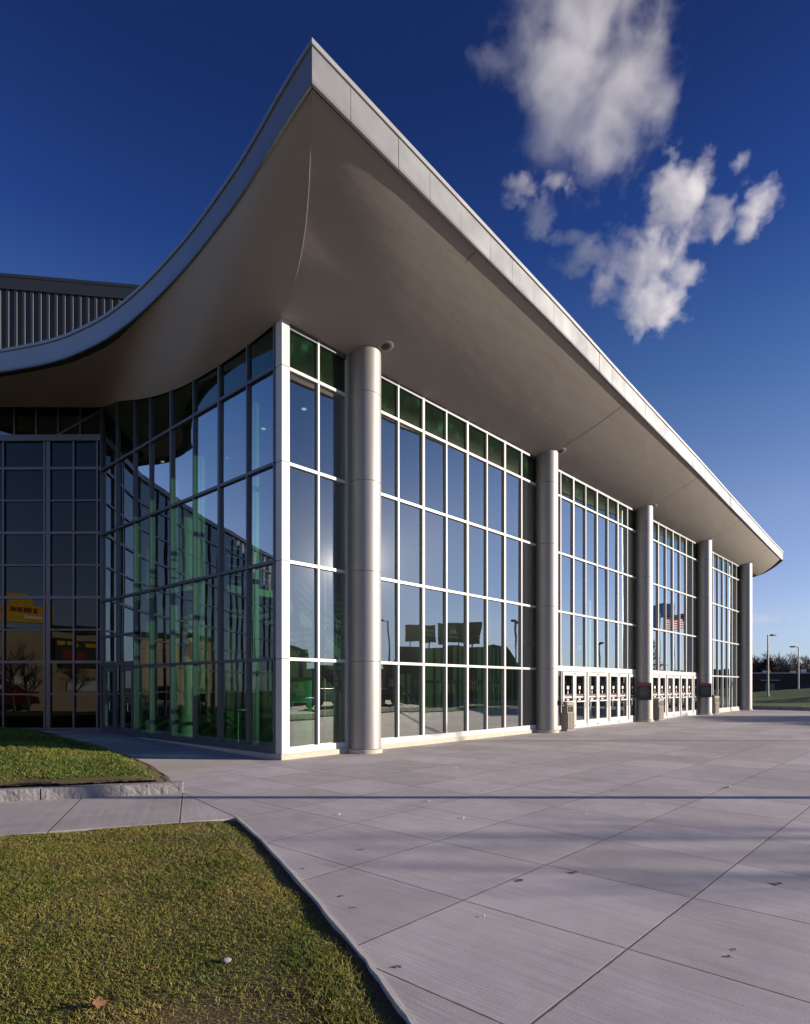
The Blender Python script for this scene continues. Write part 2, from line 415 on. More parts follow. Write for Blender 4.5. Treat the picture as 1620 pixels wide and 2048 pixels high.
def sheet(poly,zf,step,name,m):
    xs=[p[0] for p in poly]; ys=[p[1] for p in poly]
    g=MB(); idx={}
    x0,y0=min(xs),min(ys); nx=int((max(xs)-x0)/step)+2; ny=int((max(ys)-y0)/step)+2
    bm=bmesh.new(); vs=[bm.verts.new((p[0],p[1],0)) for p in poly]; bm.faces.new(vs)
    for i in range(1,nx): 
        bmesh.ops.bisect_plane(bm,geom=bm.verts[:]+bm.edges[:]+bm.faces[:],plane_co=(x0+i*step,0,0),plane_no=(1,0,0))
    for i in range(1,ny):
        bmesh.ops.bisect_plane(bm,geom=bm.verts[:]+bm.edges[:]+bm.faces[:],plane_co=(0,y0+i*step,0),plane_no=(0,1,0))
    for v in bm.verts: v.co.z=zf(v.co.x,v.co.y)
    bmesh.ops.recalc_face_normals(bm,faces=bm.faces)
    me=bpy.data.meshes.new(name); bm.to_mesh(me); bm.free()
    for p in me.polygons: p.use_smooth=True
    if me.polygons[0].normal.z<0: me.flip_normals()
    me.materials.append(m); o=bpy.data.objects.new(name,me); COL.objects.link(o); return o
tag(sheet(LOW,zlow,.3,'lower_lawn_ground',M['turf']),kind='structure')
tag(sheet(UP,zup,.45,'upper_lawn_ground',M['turf']),kind='structure')
def soil_band(line,w,zf,name,jit,lift=.012):
    pts=[]
    for i in range(len(line)-1):
        L=math.hypot(line[i+1][0]-line[i][0],line[i+1][1]-line[i][1]); m=max(6,int(L/.03))
        for k in range(m):
            q=k/m; pts.append(Vector((line[i][0]*(1-q)+line[i+1][0]*q,line[i][1]*(1-q)+line[i+1][1]*q,0)))
    g=MB(); na=max(6,int(w/.03))
    for i,p in enumerate(pts):
        d=(pts[min(i+3,len(pts)-1)]-pts[max(i-3,0)]).normalized(); n=Vector((d.y,-d.x,0))*jit
        ww=w*max(.18,.55+.9*noise.noise((p.x*1.6,p.y*1.6,7))+.35*noise.noise((p.x*7,p.y*7,2)))
        for k in range(na):
            q=p+n*(.02+ww*k/(na-1)); e=k/(na-1)
            lump=.5*noise.noise((q.x*11,q.y*11,1))+.5*noise.noise((q.x*31,q.y*31,5))
            g.v.append((q.x,q.y,zf(q.x,q.y)+lift*(1-e**3*1.6)+lift*.9*lump))
    for i in range(len(pts)-1):
        for k in range(na-1): g.f.append([i*na+k,(i+1)*na+k,(i+1)*na+k+1,i*na+k+1]); g.m.append(0)
    return tag(g.build(name,M['soil'],smooth=True,recalc=True),kind='stuff')
soil_band(LAWN,.085,zlow,'bare_soil_strip',1)
soil_band([LAWN[0],(LAWN[0][0]-1.5,LAWN[0][1]+.79)],.12,zlow,'bare_soil_corner',-1)
soil_band([(4.40,9.27),(2.6,10.32),(1.6,10.90)],.62,zup,'bare_soil_by_kerb',1,.035)
soil_band(BED[:4],.22,zup,'bare_soil_by_walkway',-1,.02)

def blades(poly,zf,count,hmin,hmax,w,name,m,dens,seed):
    rnd=random.Random(seed); xs=[p[0] for p in poly]; ys=[p[1] for p in poly]
    V=[];F=[];n=0;tries=0
    bx=(max(-7.5,min(xs)),max(xs),max(0.3,min(ys)),max(ys))
    while n<count and tries<count*14:
        tries+=1
        x=rnd.uniform(bx[0],bx[1]); y=rnd.uniform(bx[2],bx[3])
        zc=x*C_+y*S_; xc=x*S_-y*C_
        if zc<1.0 or abs(xc)>zc*1.0+1.6: continue            # only where the place can be looked at from about here
        if rnd.random()>dens(x,y,zc) or not inpoly(x,y,poly): continue
        h=rnd.uniform(hmin,hmax)*(.75+.5*noise.noise((x*2,y*2,5))+.15); a=rnd.uniform(0,2*math.pi); lean=rnd.uniform(.35,1.7)*h
        ww=w*(1+.10*zc)*rnd.uniform(.7,1.3)
        z=zf(x,y)-.008; dx,dy=math.cos(a),math.sin(a); b=rnd.uniform(0,2*math.pi); px,py=math.cos(b)*ww/2,math.sin(b)*ww/2
        i=len(V)
        V+= [(x-px,y-py,z),(x+px,y+py,z),(x+dx*lean*.35-px*.8,y+dy*lean*.35-py*.8,z+h*.6),(x+dx*lean*.35+px*.8,y+dy*lean*.35+py*.8,z+h*.6),(x+dx*lean,y+dy*lean,z+h*.95)]
        F+= [(i,i+1,i+3,i+2),(i+2,i+3,i+4)]; n+=1
    me=bpy.data.meshes.new(name); me.from_pydata(V,[],F); me.materials.append(m)
    o=bpy.data.objects.new(name,me); COL.objects.link(o); return tag(o,kind='stuff',label=None)
def dlow(x,y,z):
    d=dseg(x,y,LAWN); bare=noise.noise((x*.9,y*.9,11))+.6*noise.noise((x*2.7,y*2.7,2))
    return min(1,(5.5/(z+1.2))**1.4)*clampz(d-.02-.10*abs(noise.noise((x*3,y*3,1))),.10)*max(.42,min(1,.95-bare*.7))
blades(LOW,zlow,300000,.016,.038,.0033,'lower_lawn_grass',M['grass'],dlow,1)
def dup_(x,y,z):
    d=dseg(x,y,BED); e=dseg(x,y,[KERB_L,KERB_R])
    if x>1.4: e-= .50+.45*noise.noise((x*1.5,y*1.5,4))
    return min(1,10/z)*clampz(d-.25,.25)*clampz(e-.32,.2)
blades(UP,zup,85000,.03,.07,.006,'upper_lawn_grass',M['grass2'],dup_,2)

# granite kerb stones
kd=(Vector((KERB_L[0],KERB_L[1],0))-Vector((KERB_R[0],KERB_R[1],0))); kl=kd.length; kd.normalize(); kn=Vector((kd.y,-kd.x,0))
if kn.y<0: kn=-kn
kn=-kn  # outward, towards the sidewalk
def stone(s0,s1,hgt,name,label):
    bm=bmesh.new(); nx=max(6,int((s1-s0)/.035)); nz=8; grid=[]
    for i in range(nx+1):
        row=[]
        for k in range(nz+1):
            s=s0+(s1-s0)*i/nx; z=-.05+(hgt+.05)*k/nz
            rough=.020*noise.noise((s*4,z*5,1))+.008*noise.noise((s*17,z*12,4))+.004*noise.noise((s*40,z*30,9))
            edge=min(1,min(i,nx-i)/1.5)*min(1,(nz-k)/1.2)
            p=Vector((KERB_R[0],KERB_R[1],0))+kd*s+kn*(.02+rough*edge+.02*(1-k/nz))
            row.append(bm.verts.new((p.x,p.y,z)))
        grid.append(row)
    for i in range(nx):
        for k in range(nz): bm.faces.new((grid[i][k],grid[i+1][k],grid[i+1][k+1],grid[i][k+1]))
    back=[]
    for i in range(nx+1):
        s=s0+(s1-s0)*i/nx; p=Vector((KERB_R[0],KERB_R[1],0))+kd*s-kn*.16
        back.append((bm.verts.new((p.x,p.y,hgt-.004)),bm.verts.new((p.x,p.y,-.05))))
    for i in range(nx):
        bm.faces.new((grid[i][nz],grid[i+1][nz],back[i+1][0],back[i][0])); bm.faces.new((back[i][0],back[i+1][0],back[i+1][1],back[i][1]))
    for i in (0,nx):
        bm.faces.new([grid[i][k] for k in range(nz+1)]+[back[i][0],back[i][1]])
    bmesh.ops.recalc_face_normals(bm,faces=bm.faces)
    me=bpy.data.meshes.new(name); bm.to_mesh(me); bm.free(); me.materials.append(M['granite'])
    o=bpy.data.objects.new(name,me); COL.objects.link(o)
    return tag(o,label,'kerb stone','granite kerb stones along the upper lawn')
stone(.0,.88,.160,'granite_kerb_stone','short rough granite kerb stone at the plaza end of the upper lawn kerb')
stone(.884,1.93,.165,'granite_kerb_stone','middle rough granite kerb stone between the end stone and the wide open joint')
stone(1.95,kl,.168,'granite_kerb_stone','long rough granite kerb stone left of the wide open joint beside the sidewalk')

# litter: leaves, scraps, a pebble
def leaf_mesh(seed):
    r=random.Random(seed); g=MB(); n=11; P=[(0,0,.004)]
    for i in range(n):
        rad=(.046 if i%2==0 else .029)*r.uniform(.7,1.25); a=2*math.pi*i/n
        P.append((rad*math.cos(a),rad*math.sin(a),.001+.013*r.random()))
    g.add(P,[(0,1+i,1+(i+1)%n) for i in range(n)]); g.bar((0,0,.005),(.075,.01,.006),.004,.004)
    return g
lp=[(4.47,2.77,1.25),(5.0,2.54,1.2),(5.86,1.14,1.3),(4.24,4.48,.9),(4.08,1.06,.7),(4.21,1.06,.6),(3.2,3.6,.8),(3.45,4.4,.7),(2.62,2.45,.9),(7.9,5.6,.9),(9.3,4.1,.8),(3.1,3.35,.7),(12.1,6.2,.9)]
LL=['dry brown leaf lying in a plaza joint, largest near the open paving','dry brown leaf beside the crossing of two plaza joints']
first=None
for i,(x,y,s) in enumerate(lp):
    if i%4==0: first=leaf_mesh(i).build('fallen_leaf',M['leaf']); o=first
    else: o=first.copy(); COL.objects.link(o)
    o.location=(x,y,.002); o.rotation_euler=(0,0,random.uniform(0,6)); o.scale=(s*.55,s*.55,s*.55)
    tag(o,'small dry brown leaf fallen on the plaza paving','leaf','fallen leaves on the plaza')
for i,(x,y) in enumerate([(1.24,3.27),(2.0,4.5),(1.75,2.2)]):
    o=leaf_mesh(40+i).build('fallen_leaf',M['leaf']); o.location=(x,y,zlow(x,y)+.03); o.rotation_euler=(.4,.3,i*2.); o.scale=(.85-.2*i,)*3
    tag(o,'dry brown leaf caught in the grass of the lower lawn','leaf','fallen leaves on the lower lawn')
for i,(x,y,s) in enumerate([(6.64,5.62,.05),(3.6,2.53,.022),(10.88,2.82,.06),(8.6,3.3,.035),(9.7,7.5,.05),(6.1,4.6,.03),(5.2,5.9,.035),(13.5,6.6,.06),(7.4,3.6,.03)]):
    g=MB(); r=random.Random(i); P=[(s*math.cos(a)*r.uniform(.6,1.2),s*.6*math.sin(a)*r.uniform(.6,1.2),.004+s*.25*r.random()) for a in [k*math.pi/3 for k in range(6)]]
    g.add(P+[(0,0,.008+s*.35)],[(6,k,(k+1)%6) for k in range(6)]); o=g.build('paper_scrap',M['paper']); o.location=(x,y,.001)
    tag(o,'tiny pale scrap of paper on the plaza paving','litter','paper scraps on the plaza')
bm=bmesh.new(); bmesh.ops.create_icosphere(bm,subdivisions=3,radius=.024)
for v in bm.verts:
    v.co*=1+.35*noise.noise(v.co*30); v.co.z*=.55; v.co.x*=1.25
me=bpy.data.meshes.new('loose_stone'); bm.to_mesh(me); bm.free(); me.materials.append(M['granite'])
o=bpy.data.objects.new('loose_stone',me); COL.objects.link(o); o.location=(1.97,3.25,zlow(1.97,3.25)+.015)
tag(o,'grey loose stone lying in the grass of the lower lawn','stone')

# ================================================================== the entrance hall
HALL=thing('entrance_hall','glass fronted entrance hall under a sweeping pointed white edged roof with round columns','building',(UG,VG,0))
def under(o,par):   # keep world placement while parenting to the hall's Empty
    o.parent=par; o.matrix_parent_inverse=Matrix.Translation(-Vector(HALL.location)); return o
def part(mb,name,m,par=None,**k):
    o=mb.build(name,m,**k); o.parent=par or HALL
    if par is None: o.matrix_parent_inverse=Matrix.Translation(-Vector(HALL.location))
    return o
CU=[10.55+8.97*i for i in range(5)]; CV=11.0; CR=.40
LEV=[2.26,4.46,6.67,8.82]
N_=Vector((0,-1,0)); W_=Vector((-1,0,0))

def pane_cells(o,a,n,ss,zs,tilt=.0022):
    """one sheet of panes, each set a hair out of true like real glazing"""
    g=MB(); o=Vector(o)
    for i in range(len(ss)-1):
        for k in range(len(zs)-1):
            tx,tz=random.gauss(0,tilt),random.gauss(0,tilt)
            sm,zm=(ss[i]+ss[i+1])/2,(zs[k]+zs[k+1])/2
            P=[]
            for (s,z) in ((ss[i],zs[k]),(ss[i+1],zs[k]),(ss[i+1],zs[k+1]),(ss[i],zs[k+1])):
                P.append(o+a*s+n*((s-sm)*tx+(z-zm)*tz)+VZ*z)
            g.quad(*P)
    return g

def curtain(o,a,n,ss,major,levels,z0,ztop,sides,par_label,door=None,inner=.16,fin=None,mat='frame',gl='glass',mw=.05,mj=.085,tz=.07):
    """a bay of curtain wall: each mullion and transom a bar of its own, the panes one sheet, the sill"""
    o=Vector(o)
    base=MB(); base.obox(o,a,n,ss[0],ss[-1],-.10,.05,z0,z0+.15)
    w=part(base,'curtain_wall',M[mat]); 
    for i,s in enumerate(ss[1:-1],1):
        hw=(mj if i in major else mw)/2; zb=door if (door and True) else z0+.15
        m=MB(); m.obox(o,a,n,s-hw,s+hw,-inner,.055,zb,ztop)
        if fin and i in fin: m.obox(o,a,n,s-.04,s+.04,-.27,-inner-.002,zb,ztop)
        part(m,'mullion',M[mat],w)
    for q in (0,-1):
        if sides[q]:
            m=MB(); m.obox(o,a,n,ss[q]-(.05 if q else 0),ss[q]+(0 if q else .05),-inner,.052,z0+.15,ztop); part(m,'mullion',M[mat],w)
    for k,z in enumerate(levels):
        m=MB(); m.obox(o,a,n,ss[0],ss[-1],-inner+.004,.050,z-tz/2,z+tz/2); part(m,'transom',M[mat],w)
    m=MB(); m.obox(o,a,n,ss[0],ss[-1],-inner+.004,.049,ztop-.09,ztop); part(m,'head_rail',M['frame_dark'],w)
    zs=[door if door else z0+.15]+[z for z in levels if not door or z>door+.05]+[ztop-.05]
    part(pane_cells(o-n*.012,a,n,ss,zs[:-1]),'glazing',M[gl],w)
    part(pane_cells(o-n*.012,a,n,ss,zs[-2:]),'spandrel_glazing',M['spandrel'],w)
    return w

ZT=9.80
# corner bay
so_=(0,VG,0)
curtain(so_,VX,N_,[8.40,9.26,10.18,CU[0]-.05],{2},LEV,.12,ZT,(False,False),'')
bays=[]
for b in range(4):
    s0=CU[b]+.05; s1=CU[b+1]-.05
    ss=[s0]+[CU[b]+.435+1.035*k for k in range(8)]+[s1]
    door=2.42 if b in (1,2) else None
    lv=LEV if not door else LEV[1:]
    w=curtain(so_,VX,N_,ss,{3,5,7},lv,.12 if not door else 0.0,ZT,(False,False),'',door=door)
    bays.append((w,ss))
# corner post, clad in stacked white panels
cp=MB()
for z0,z1 in ((.12,2.255),(2.265,4.455),(4.465,6.665),(6.675,8.815),(8.825,9.86)): cp.box(UG-.02,8.40,VG-.08,VG+.16,z0,z1)
post=part(cp,'corner_post',M['frame'],bevel=.008)
cpb=MB(); cpb.box(UG-.012,8.392,VG-.072,VG+.15,.13,9.80); part(cpb,'joint_backing',M['seam'],post)
# plinth
pl=MB(); pl.box(UG-.05,CU[0]-.1,VG-.11,VG+.3,-.1,.12)
part(pl,'plinth',M['plinth'],bevel=.01)
pl=MB(); pl.box(CU[0]+.1,CU[1]-.1,VG-.09,VG+.3,-.1,.12); part(pl,'plinth',M['plinth'],bevel=.01)
pl=MB(); pl.box(CU[3]+.1,CU[4]-.1,VG-.09,VG+.3,-.1,.12); part(pl,'plinth',M['plinth'],bevel=.01)
pl=MB(); pl.box(UG-.07,UG+.3,VG+.302,18.4,-.1,.118); part(pl,'plinth',M['plinth'],bevel=.01)

# columns: rolled metal drums with open joints and a concrete foot
def column(u):
    g=MB(); zs=[.10,2.25,4.45,6.66,8.82,9.95]
    for k in range(len(zs)-1): g.lathe((u,CV,0),[(CR-.012,zs[k]),(CR,zs[k]+.010),(CR,zs[k+1]-.006),(CR-.012,zs[k+1])],64)
    c=part(g,'column',M['column'],smooth=True,sharp=40)
    b=MB(); b.lathe((u,CV,0),[(CR+.03,-.05),(CR+.03,.085),(CR+.015,.10),(CR-.03,.10)],64); part(b,'base_ring',M['plinth'],c,smooth=True,sharp=40)
    b=MB(); b.box(u-.012,u+.012,CV-CR-.0015,CV-CR+.01,.10,9.8)
    return c
cols=[column(u) for u in CU]
ub=MB(); ub.box(CU[1]+.12,CU[1]+.28,CV-CR-.10,CV-CR+.06,.98,1.14); part(ub,'ash_box',M['black'],cols[1],bevel=.01)
ub=MB(); ub.box(CU[3]+.12,CU[3]+.28,CV-CR-.10,CV-CR+.06,.98,1.14); part(ub,'ash_box',M['black'],cols[3],bevel=.01)

# doors
def door_leaf(s0,s1,hinge):
    y=VG-.02
    g=MB(); o=Vector((0,y,0)); st=.125
    g.obox(o,VX,N_,s0,s0+st,-.045,.045,.03,2.20); g.obox(o,VX,N_,s1-st,s1,-.045,.045,.03,2.20)
    g.obox(o,VX,N_,s0+st,s1-st,-.044,.044,.03,.30); g.obox(o,VX,N_,s0+st,s1-st,-.044,.044,2.06,2.20)
    d=part(g,'door',M['frame'])
    part(pane_cells(o,VX,N_,[s0+st,s1-st],[.30,2.06],.004),'door_glass',M['door_glass'],d)
    h=MB(); xh=s1-st-.04 if hinge else s0+st+.04
    h.obox(o,VX,N_,s0+st,s1-st,.048,.085,1.02,1.075)
    hb=part(h,'push_bar',M['frame'],d)
    h=MB(); h.tube([(xh,y-.05,.78),(xh,y-.11,.80),(xh,y-.11,1.0),(xh,y-.05,1.02)],.014,8); part(h,'pull_handle',M['steel'],d)
    for z in (.10,1.14,2.13):
        h=MB(); xx=s1-.05 if not hinge else s0+.05
        h.obox(o,VX,N_,xx-.022,xx+.022,.046,.056,z-.022,z+.022); part(h,'hinge_cap',M['black'],d)
    xm=(s0+s1)/2; k=MB()
    k.mi=0; k.obox(o,VX,N_,s0+st,s1-st,.002,.006,1.155,1.33)            # dark safety film carrying the notices
    k.mi=1; k.obox(o,VX,N_,xm-.075,xm+.075,.007,.010,1.53,1.64)
    k.mi=2; k.obox(o,VX,N_,xm-.09,xm+.09,.004,.006,1.515,1.655)
    k.mi=1; k.obox(o,VX,N_,xm-.025,xm+.025,.007,.010,1.39,1.46); k.obox(o,VX,N_,xm-.04,xm+.04,.007,.010,1.355,1.375)
    k.mi=2; k.obox(o,VX,N_,s0+st+.02,s1-st-.02,.007,.010,1.285,1.305)
    k.mi=1
    for z in (1.235,1.205): k.obox(o,VX,N_,s0+st+.03,s1-st-.03,.007,.010,z-.010,z+.008)
    k.obox(o,VX,N_,xm-.09,xm+.09,.007,.010,1.10,1.15)
    part(k,'door_notice',[M['board'],M['white'],M['red']],d)
    return d
for b in (1,2):
    s=CU[b]+1.60; hd=MB(); hd.obox((0,VG,0),VX,N_,CU[b]+.05,CU[b+1]-.05,-.12,.045,2.215,2.42); part(hd,'door_header',M['frame'],bays[b][0],bevel=.006)
    th=MB(); th.obox((0,VG,0),VX,N_,CU[b]+.05,CU[b+1]-.05,-.12,.08,.0,.025); part(th,'threshold',M['steel'],bays[b][0])
    px=CU[b]+.05; pc=0
    while pc<3:
        jm=MB(); jm.obox((0,VG,0),VX,N_,s-.06,s-.012,-.10,.03,.026,2.214); part(jm,'jamb',M['frame'],bays[b][0])
        part(pane_cells((0,VG,0),VX,N_,[px,s-.06],[.03,2.2]),'sidelight',M['door_glass'],bays[b][0])
        door_leaf(s,s+.955,False); door_leaf(s+.965,s+1.92,True)
        jm=MB(); jm.obox((0,VG,0),VX,N_,s+1.932,s+1.98,-.10,.03,.026,2.214); part(jm,'jamb',M['frame'],bays[b][0])
        px=s+1.98; s+=2.07; pc+=1
        if pc>=3: break
    if s+.7<CU[b+1]:
        part(pane_cells((0,VG,0),VX,N_,[px,s-.06],[.03,2.2]),'sidelight',M['door_glass'],bays[b][0])
        jm=MB(); jm.obox((0,VG,0),VX,N_,s-.06,s-.012,-.10,.03,.026,2.214); part(jm,'jamb',M['frame'],bays[b][0])
        door_leaf(s,s+.955,False)

# left glass wall, facing -X, running back from the corner
ls=[VG+.16]+[VG+1.26*k for k in range(1,6)]+[18.62]
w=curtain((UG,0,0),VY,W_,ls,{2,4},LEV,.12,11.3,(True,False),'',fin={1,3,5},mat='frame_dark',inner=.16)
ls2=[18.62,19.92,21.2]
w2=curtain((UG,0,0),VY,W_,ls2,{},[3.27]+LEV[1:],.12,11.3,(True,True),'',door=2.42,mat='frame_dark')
hd=MB(); hd.obox((UG,0,0),VY,W_,18.67,21.15,-.12,.045,2.28,2.42); part(hd,'door_header',M['frame_dark'],w2)
part(pane_cells((UG,0,0),VY,W_,[18.6,18.78],[.15,2.3]),'sidelight',M['door_glass'],w2)
def side_door(s0,s1):
    o=Vector((UG,0,0)); g=MB(); st=.16
    g.obox(o,VY,W_,s0,s0+st,-.045,.045,.10,2.27); g.obox(o,VY,W_,s1-st,s1,-.045,.045,.10,2.27)
    g.obox(o,VY,W_,s0+st,s1-st,-.044,.044,.10,.34); g.obox(o,VY,W_,s0+st,s1-st,-.044,.044,2.12,2.27)
    d=part(g,'door',M['frame_dark'])
    part(pane_cells(o,VY,W_,[s0+st,s1-st],[.34,2.12],.003),'door_glass',M['door_glass'],d)
    h=MB(); yh=s0+st+.05; h.tube([(UG-.05,yh,.85),(UG-.12,yh,.88),(UG-.12,yh,1.12),(UG-.05,yh,1.15)],.014,8); part(h,'pull_handle',M['steel'],d)
    k=MB(); ym=(s0+s1)/2
    k.obox(o,VY,W_,s0+st+.05,s1-st-.05,.003,.006,1.37,1.39); k.obox(o,VY,W_,s0+st+.05,s1-st-.05,.003,.006,1.31,1.325); k.obox(o,VY,W_,ym-.03,ym+.03,.003,.006,1.44,1.55); k.obox(o,VY,W_,ym-.03,ym+.03,.003,.006,1.17,1.24)
    part(k,'door_notice',M['grey_txt'],d)
side_door(18.70,19.62); side_door(20.05,20.97)
part(pane_cells((UG,0,0),VY,W_,[19.62,20.05],[.15,2.28]),'sidelight',M['door_glass'],w2)

# interior
fl=MB(); fl.box(UG+.02,48.2,VG+.13,27,-.1,.02); part(fl,'interior_floor',M['floor_in'])
ce=MB(); ce.box(UG+.3,48.0,VG+.3,27,9.62,9.70); part(ce,'interior_ceiling',M['ceil_in'])
bw=MB(); bw.box(9.0,48.2,26.6,26.9,0,9.6); part(bw,'back_wall',M['wall_in'])
bw=MB(); bw.box(48.2,48.5,VG+.2,27,-.1,9.9); part(bw,'end_wall',M['wall_in'])
bw=MB()
for (a,b,z0,z1) in ((10.5,13.2,0.02,4.2),(15.5,20,0.02,4.2),(24,33,.02,4.2),(36,47,.02,4.2)): bw.box(a,b,21.0,21.3,z0,z1)
part(bw,'partition_wall',M['wall_tan'])
mz=MB(); mz.box(10.6,48.1,20.0,26.5,4.2,4.5); mez=part(mz,'mezzanine',M['mezz'])
rl=MB()
for k in range(30): rl.box(10.7+1.25*k-.025,10.7+1.25*k+.025,20.02,20.07,4.5,5.6)
for z in (4.75,5.0,5.25,5.55): rl.box(10.6,48,20.02,20.06,z-.02,z+.02)
part(rl,'guard_rail',M['mezz'],mez)
for i,(u,v,r) in enumerate(((9.62,18.35,.32),(9.58,20.75,.30),(9.35,22.9,.30),(16,19.4,.28),(22,19.4,.28),(28,19.4,.28),(34,19.4,.28),(40,19.4,.28))):
    g=MB(); g.lathe((u,v,0),[(r,.02),(r,9.62)],32); part(g,'interior_column',M['white_in'],smooth=True,sharp=40)
for i,(u,v) in enumerate(((11.0,16.0),(11.5,19.0),(11.0,14.0),(10.2,21.0))):
    g=MB(); g.cyl((u,v),.07,.07,9.605,9.62,16); part(g,'ceiling_downlight',M['lamp'])

# stair inside
st=thing('staircase','dark steel staircase with sloping railings behind the glass of the first full bay','staircase',(0,0,0))
g=MB(); n=24; x0,x1=17.2,10.9; y0,y1=15.2,16.9
for k in range(n):
    xa=x0+(x1-x0)*k/n; xb=x0+(x1-x0)*(k+1)/n; z=4.45*(k+1)/n; g.box(min(xa,xb),max(xa,xb),y0,y1,z-.05,z)
g.build('tread',M['floor_in'],st)
for yy in (y0,y1):
    g=MB(); g.bar((x0,yy,.1),(x1,yy,4.4),.06,.32); g.build('stringer',M['black'],st)
    g=MB()
    for k in range(9):
        q=k/8; g.bar((x0+(x1-x0)*q,yy,4.45*q),(x0+(x1-x0)*q,yy,4.45*q+1.05),.04,.04)
    for dz in (.3,.55,.8,1.05): g.bar((x0,yy,dz),(x1,yy,4.45+dz),.035,.035)
    g.build('railing',M['black'],st)
g=MB(); g.box(8.9,10.9,15.0,20.0,4.25,4.45); g.build('landing',M['floor_in'],st)
g=MB()
for z in (4.75,5.0,5.25,5.5): g.bar((8.95,15.05,z),(10.9,15.05,z),.035,.035)
for x in (8.95,9.6,10.25,10.9): g.bar((x,15.05,4.45),(x,15.05,5.5),.04,.04)
g.build('landing_railing',M['black'],st)

# ------------------------------------------------------------------ roof
LR=10.85; HF=.672
RIGHT=[(5.93,7.35),(7.92,7.44),(10.99,7.58),(14.98,7.77),(19.21,8.02),(24.52,8.30),(28.7,8.52),(34.26,8.85),(39.07,9.12),(47.29,9.58),(51.91,9.82)]
LEFT=[(5.93,7.35),(6.07,8.26),(6.21,8.99),(6.36,9.86),(6.50,10.94),(6.65,12.46),(6.72,14.07),(6.72,15.23),(6.67,16.21),(6.56,17.14),(6.27,18.47),(6.01,19.23),(5.70,19.91),(5.21,20.87),(4.80,21.6),(4.5,22.5),(4.45,23.6),(4.95,25.3),(6.6,29)]
EAST=[(51.91,9.82),(51.55,12),(51.2,15),(51.3,18),(52,22)]
def resample(P,step=None,n=None):
    P=[Vector(p) for p in P]; d=[0]
    for i in range(1,len(P)): d.append(d[-1]+(P[i]-P[i-1]).length)
    n=n or max(2,round(d[-1]/step)); out=[]
    def cr(a,b,c,e,t): return .5*((2*b)+(c-a)*t+(2*a-5*b+4*c-e)*t*t+(3*b-a-3*c+e)*t**3)
    for k in range(n+1):
        L=d[-1]*k/n; i=max(j for j in range(len(d)) if d[j]<=L+1e-9); i=min(i,len(P)-2)
        t=(L-d[i])/(d[i+1]-d[i]); a=P[max(i-1,0)];b=P[i];c=P[i+1];e=P[min(i+2,len(P)-1)]
        out.append(cr(a,b,c,e,t))
    return out
rp=resample(RIGHT,1.015); lp_=resample(LEFT,.6); ep=resample(EAST,.8)
outline=[*lp_[::-1]]+rp[1:]+ep[1:]
roofpoly=[(p.x,p.y) for p in outline]+[(52,28),(40,32),(9,33)]
g=MB(); n=len(roofpoly)
g.add([(p[0],p[1],LR+HF-.02) for p in roofpoly],[tuple(range(n))])
roof=part(g,'roof',M['roof'])
TIP=Vector(RIGHT[0]); MIT=Vector((-.93,-1.05))
def edge_run(pts,h0,h1,sect,closed=False):
    """sweep a section [(out,z)...] along a plan line; out is measured to the line's right side"""
    V=[];F=[];m=len(sect)
    for i,p in enumerate(pts):
        d=(pts[min(i+1,len(pts)-1)]-pts[max(i-1,0)]).normalized(); nn=Vector((d.y,-d.x))
        if (Vector((p.x,p.y))-TIP).length<.02: nn=MIT
        for (o_,z) in sect: V.append((p.x+nn.x*o_,p.y+nn.y*o_,z))
    for i in range(len(pts)-1):
        for k in range(m-1): F.append((i*m+k,(i+1)*m+k,(i+1)*m+k+1,i*m+k+1))
    return V,F
# backing board, panels with open joints, coping
g=MB()
sec=[(-.30,LR+.05),(-.012,LR+.0),(-.012,LR+HF-.1),(-.012,LR+HF-.04)]
for pts in (rp,[p for p in lp_[::-1]],ep): g.add(*edge_run(pts,0,0,sec))
fas=part(g,'fascia',M['seam'],recalc=True)
jit=random.Random(3)
def panel(p,q,top,bot):
    d=(q-p).normalized(); nn=Vector((d.y,-d.x)); a=p+d*.004; b=q-d*.004
    o1,o2,o3=[jit.gauss(0,.0022) for _ in range(3)]
    g=MB(); prof=[(.016,bot),(.004,bot+.03),(0.0,bot+.09),(0.0,bot+.25),(0.0,top)]
    V=[]
    if (p-TIP).length<.02: o1=o2=o3=0.0; a=p
    for (x,oo) in ((a,o1),(b,o2)):
        na=MIT if (x-TIP).length<.02 else nn
        for (dd,z) in prof: V.append((x.x+na.x*(dd+oo+o3*(z-bot)),x.y+na.y*(dd+oo+o3*(z-bot)),z))
    V+=[(a.x-nn.x*.03,a.y-nn.y*.03,bot),(b.x-nn.x*.03,b.y-nn.y*.03,bot)]
    m=len(prof); F=[(k,m+k,m+k+1,k+1) for k in range(m-1)]+[(2*m,2*m+1,m,0)]
    g.add(V,F); return part(g,'fascia_panel',M['fascia'],fas,recalc=False)
for i in range(len(rp)-1): panel(rp[i],rp[i+1],LR+HF-.098,LR-.005)
lps=resample(LEFT,3.1)
ll=lp_[::-1]
# the left run is long curved sheets
for k in range(0,len(ll)-1,5):
    seg=ll[k:min(k+6,len(ll))]
    if len(seg)<2: continue
    g=MB(); g.add(*edge_run(seg,0,0,[(-.03,LR-.005),(.016,LR-.005),(.004,LR+.03),(0,LR+.09),(0,LR+HF-.098)])); part(g,'fascia_panel',M['fascia'],fas,smooth=True,sharp=50)
g=MB()
csec=[(.0,LR+HF-.092),(.030,LR+HF-.085),(.030,LR+HF),(-.18,LR+HF+.015)]
allp=lp_[::-1]+rp[1:]+ep[1:]
for pts in (rp,lp_[::-1],ep): g.add(*edge_run(pts,0,0,csec))
part(g,'coping',M['coping'],roof)
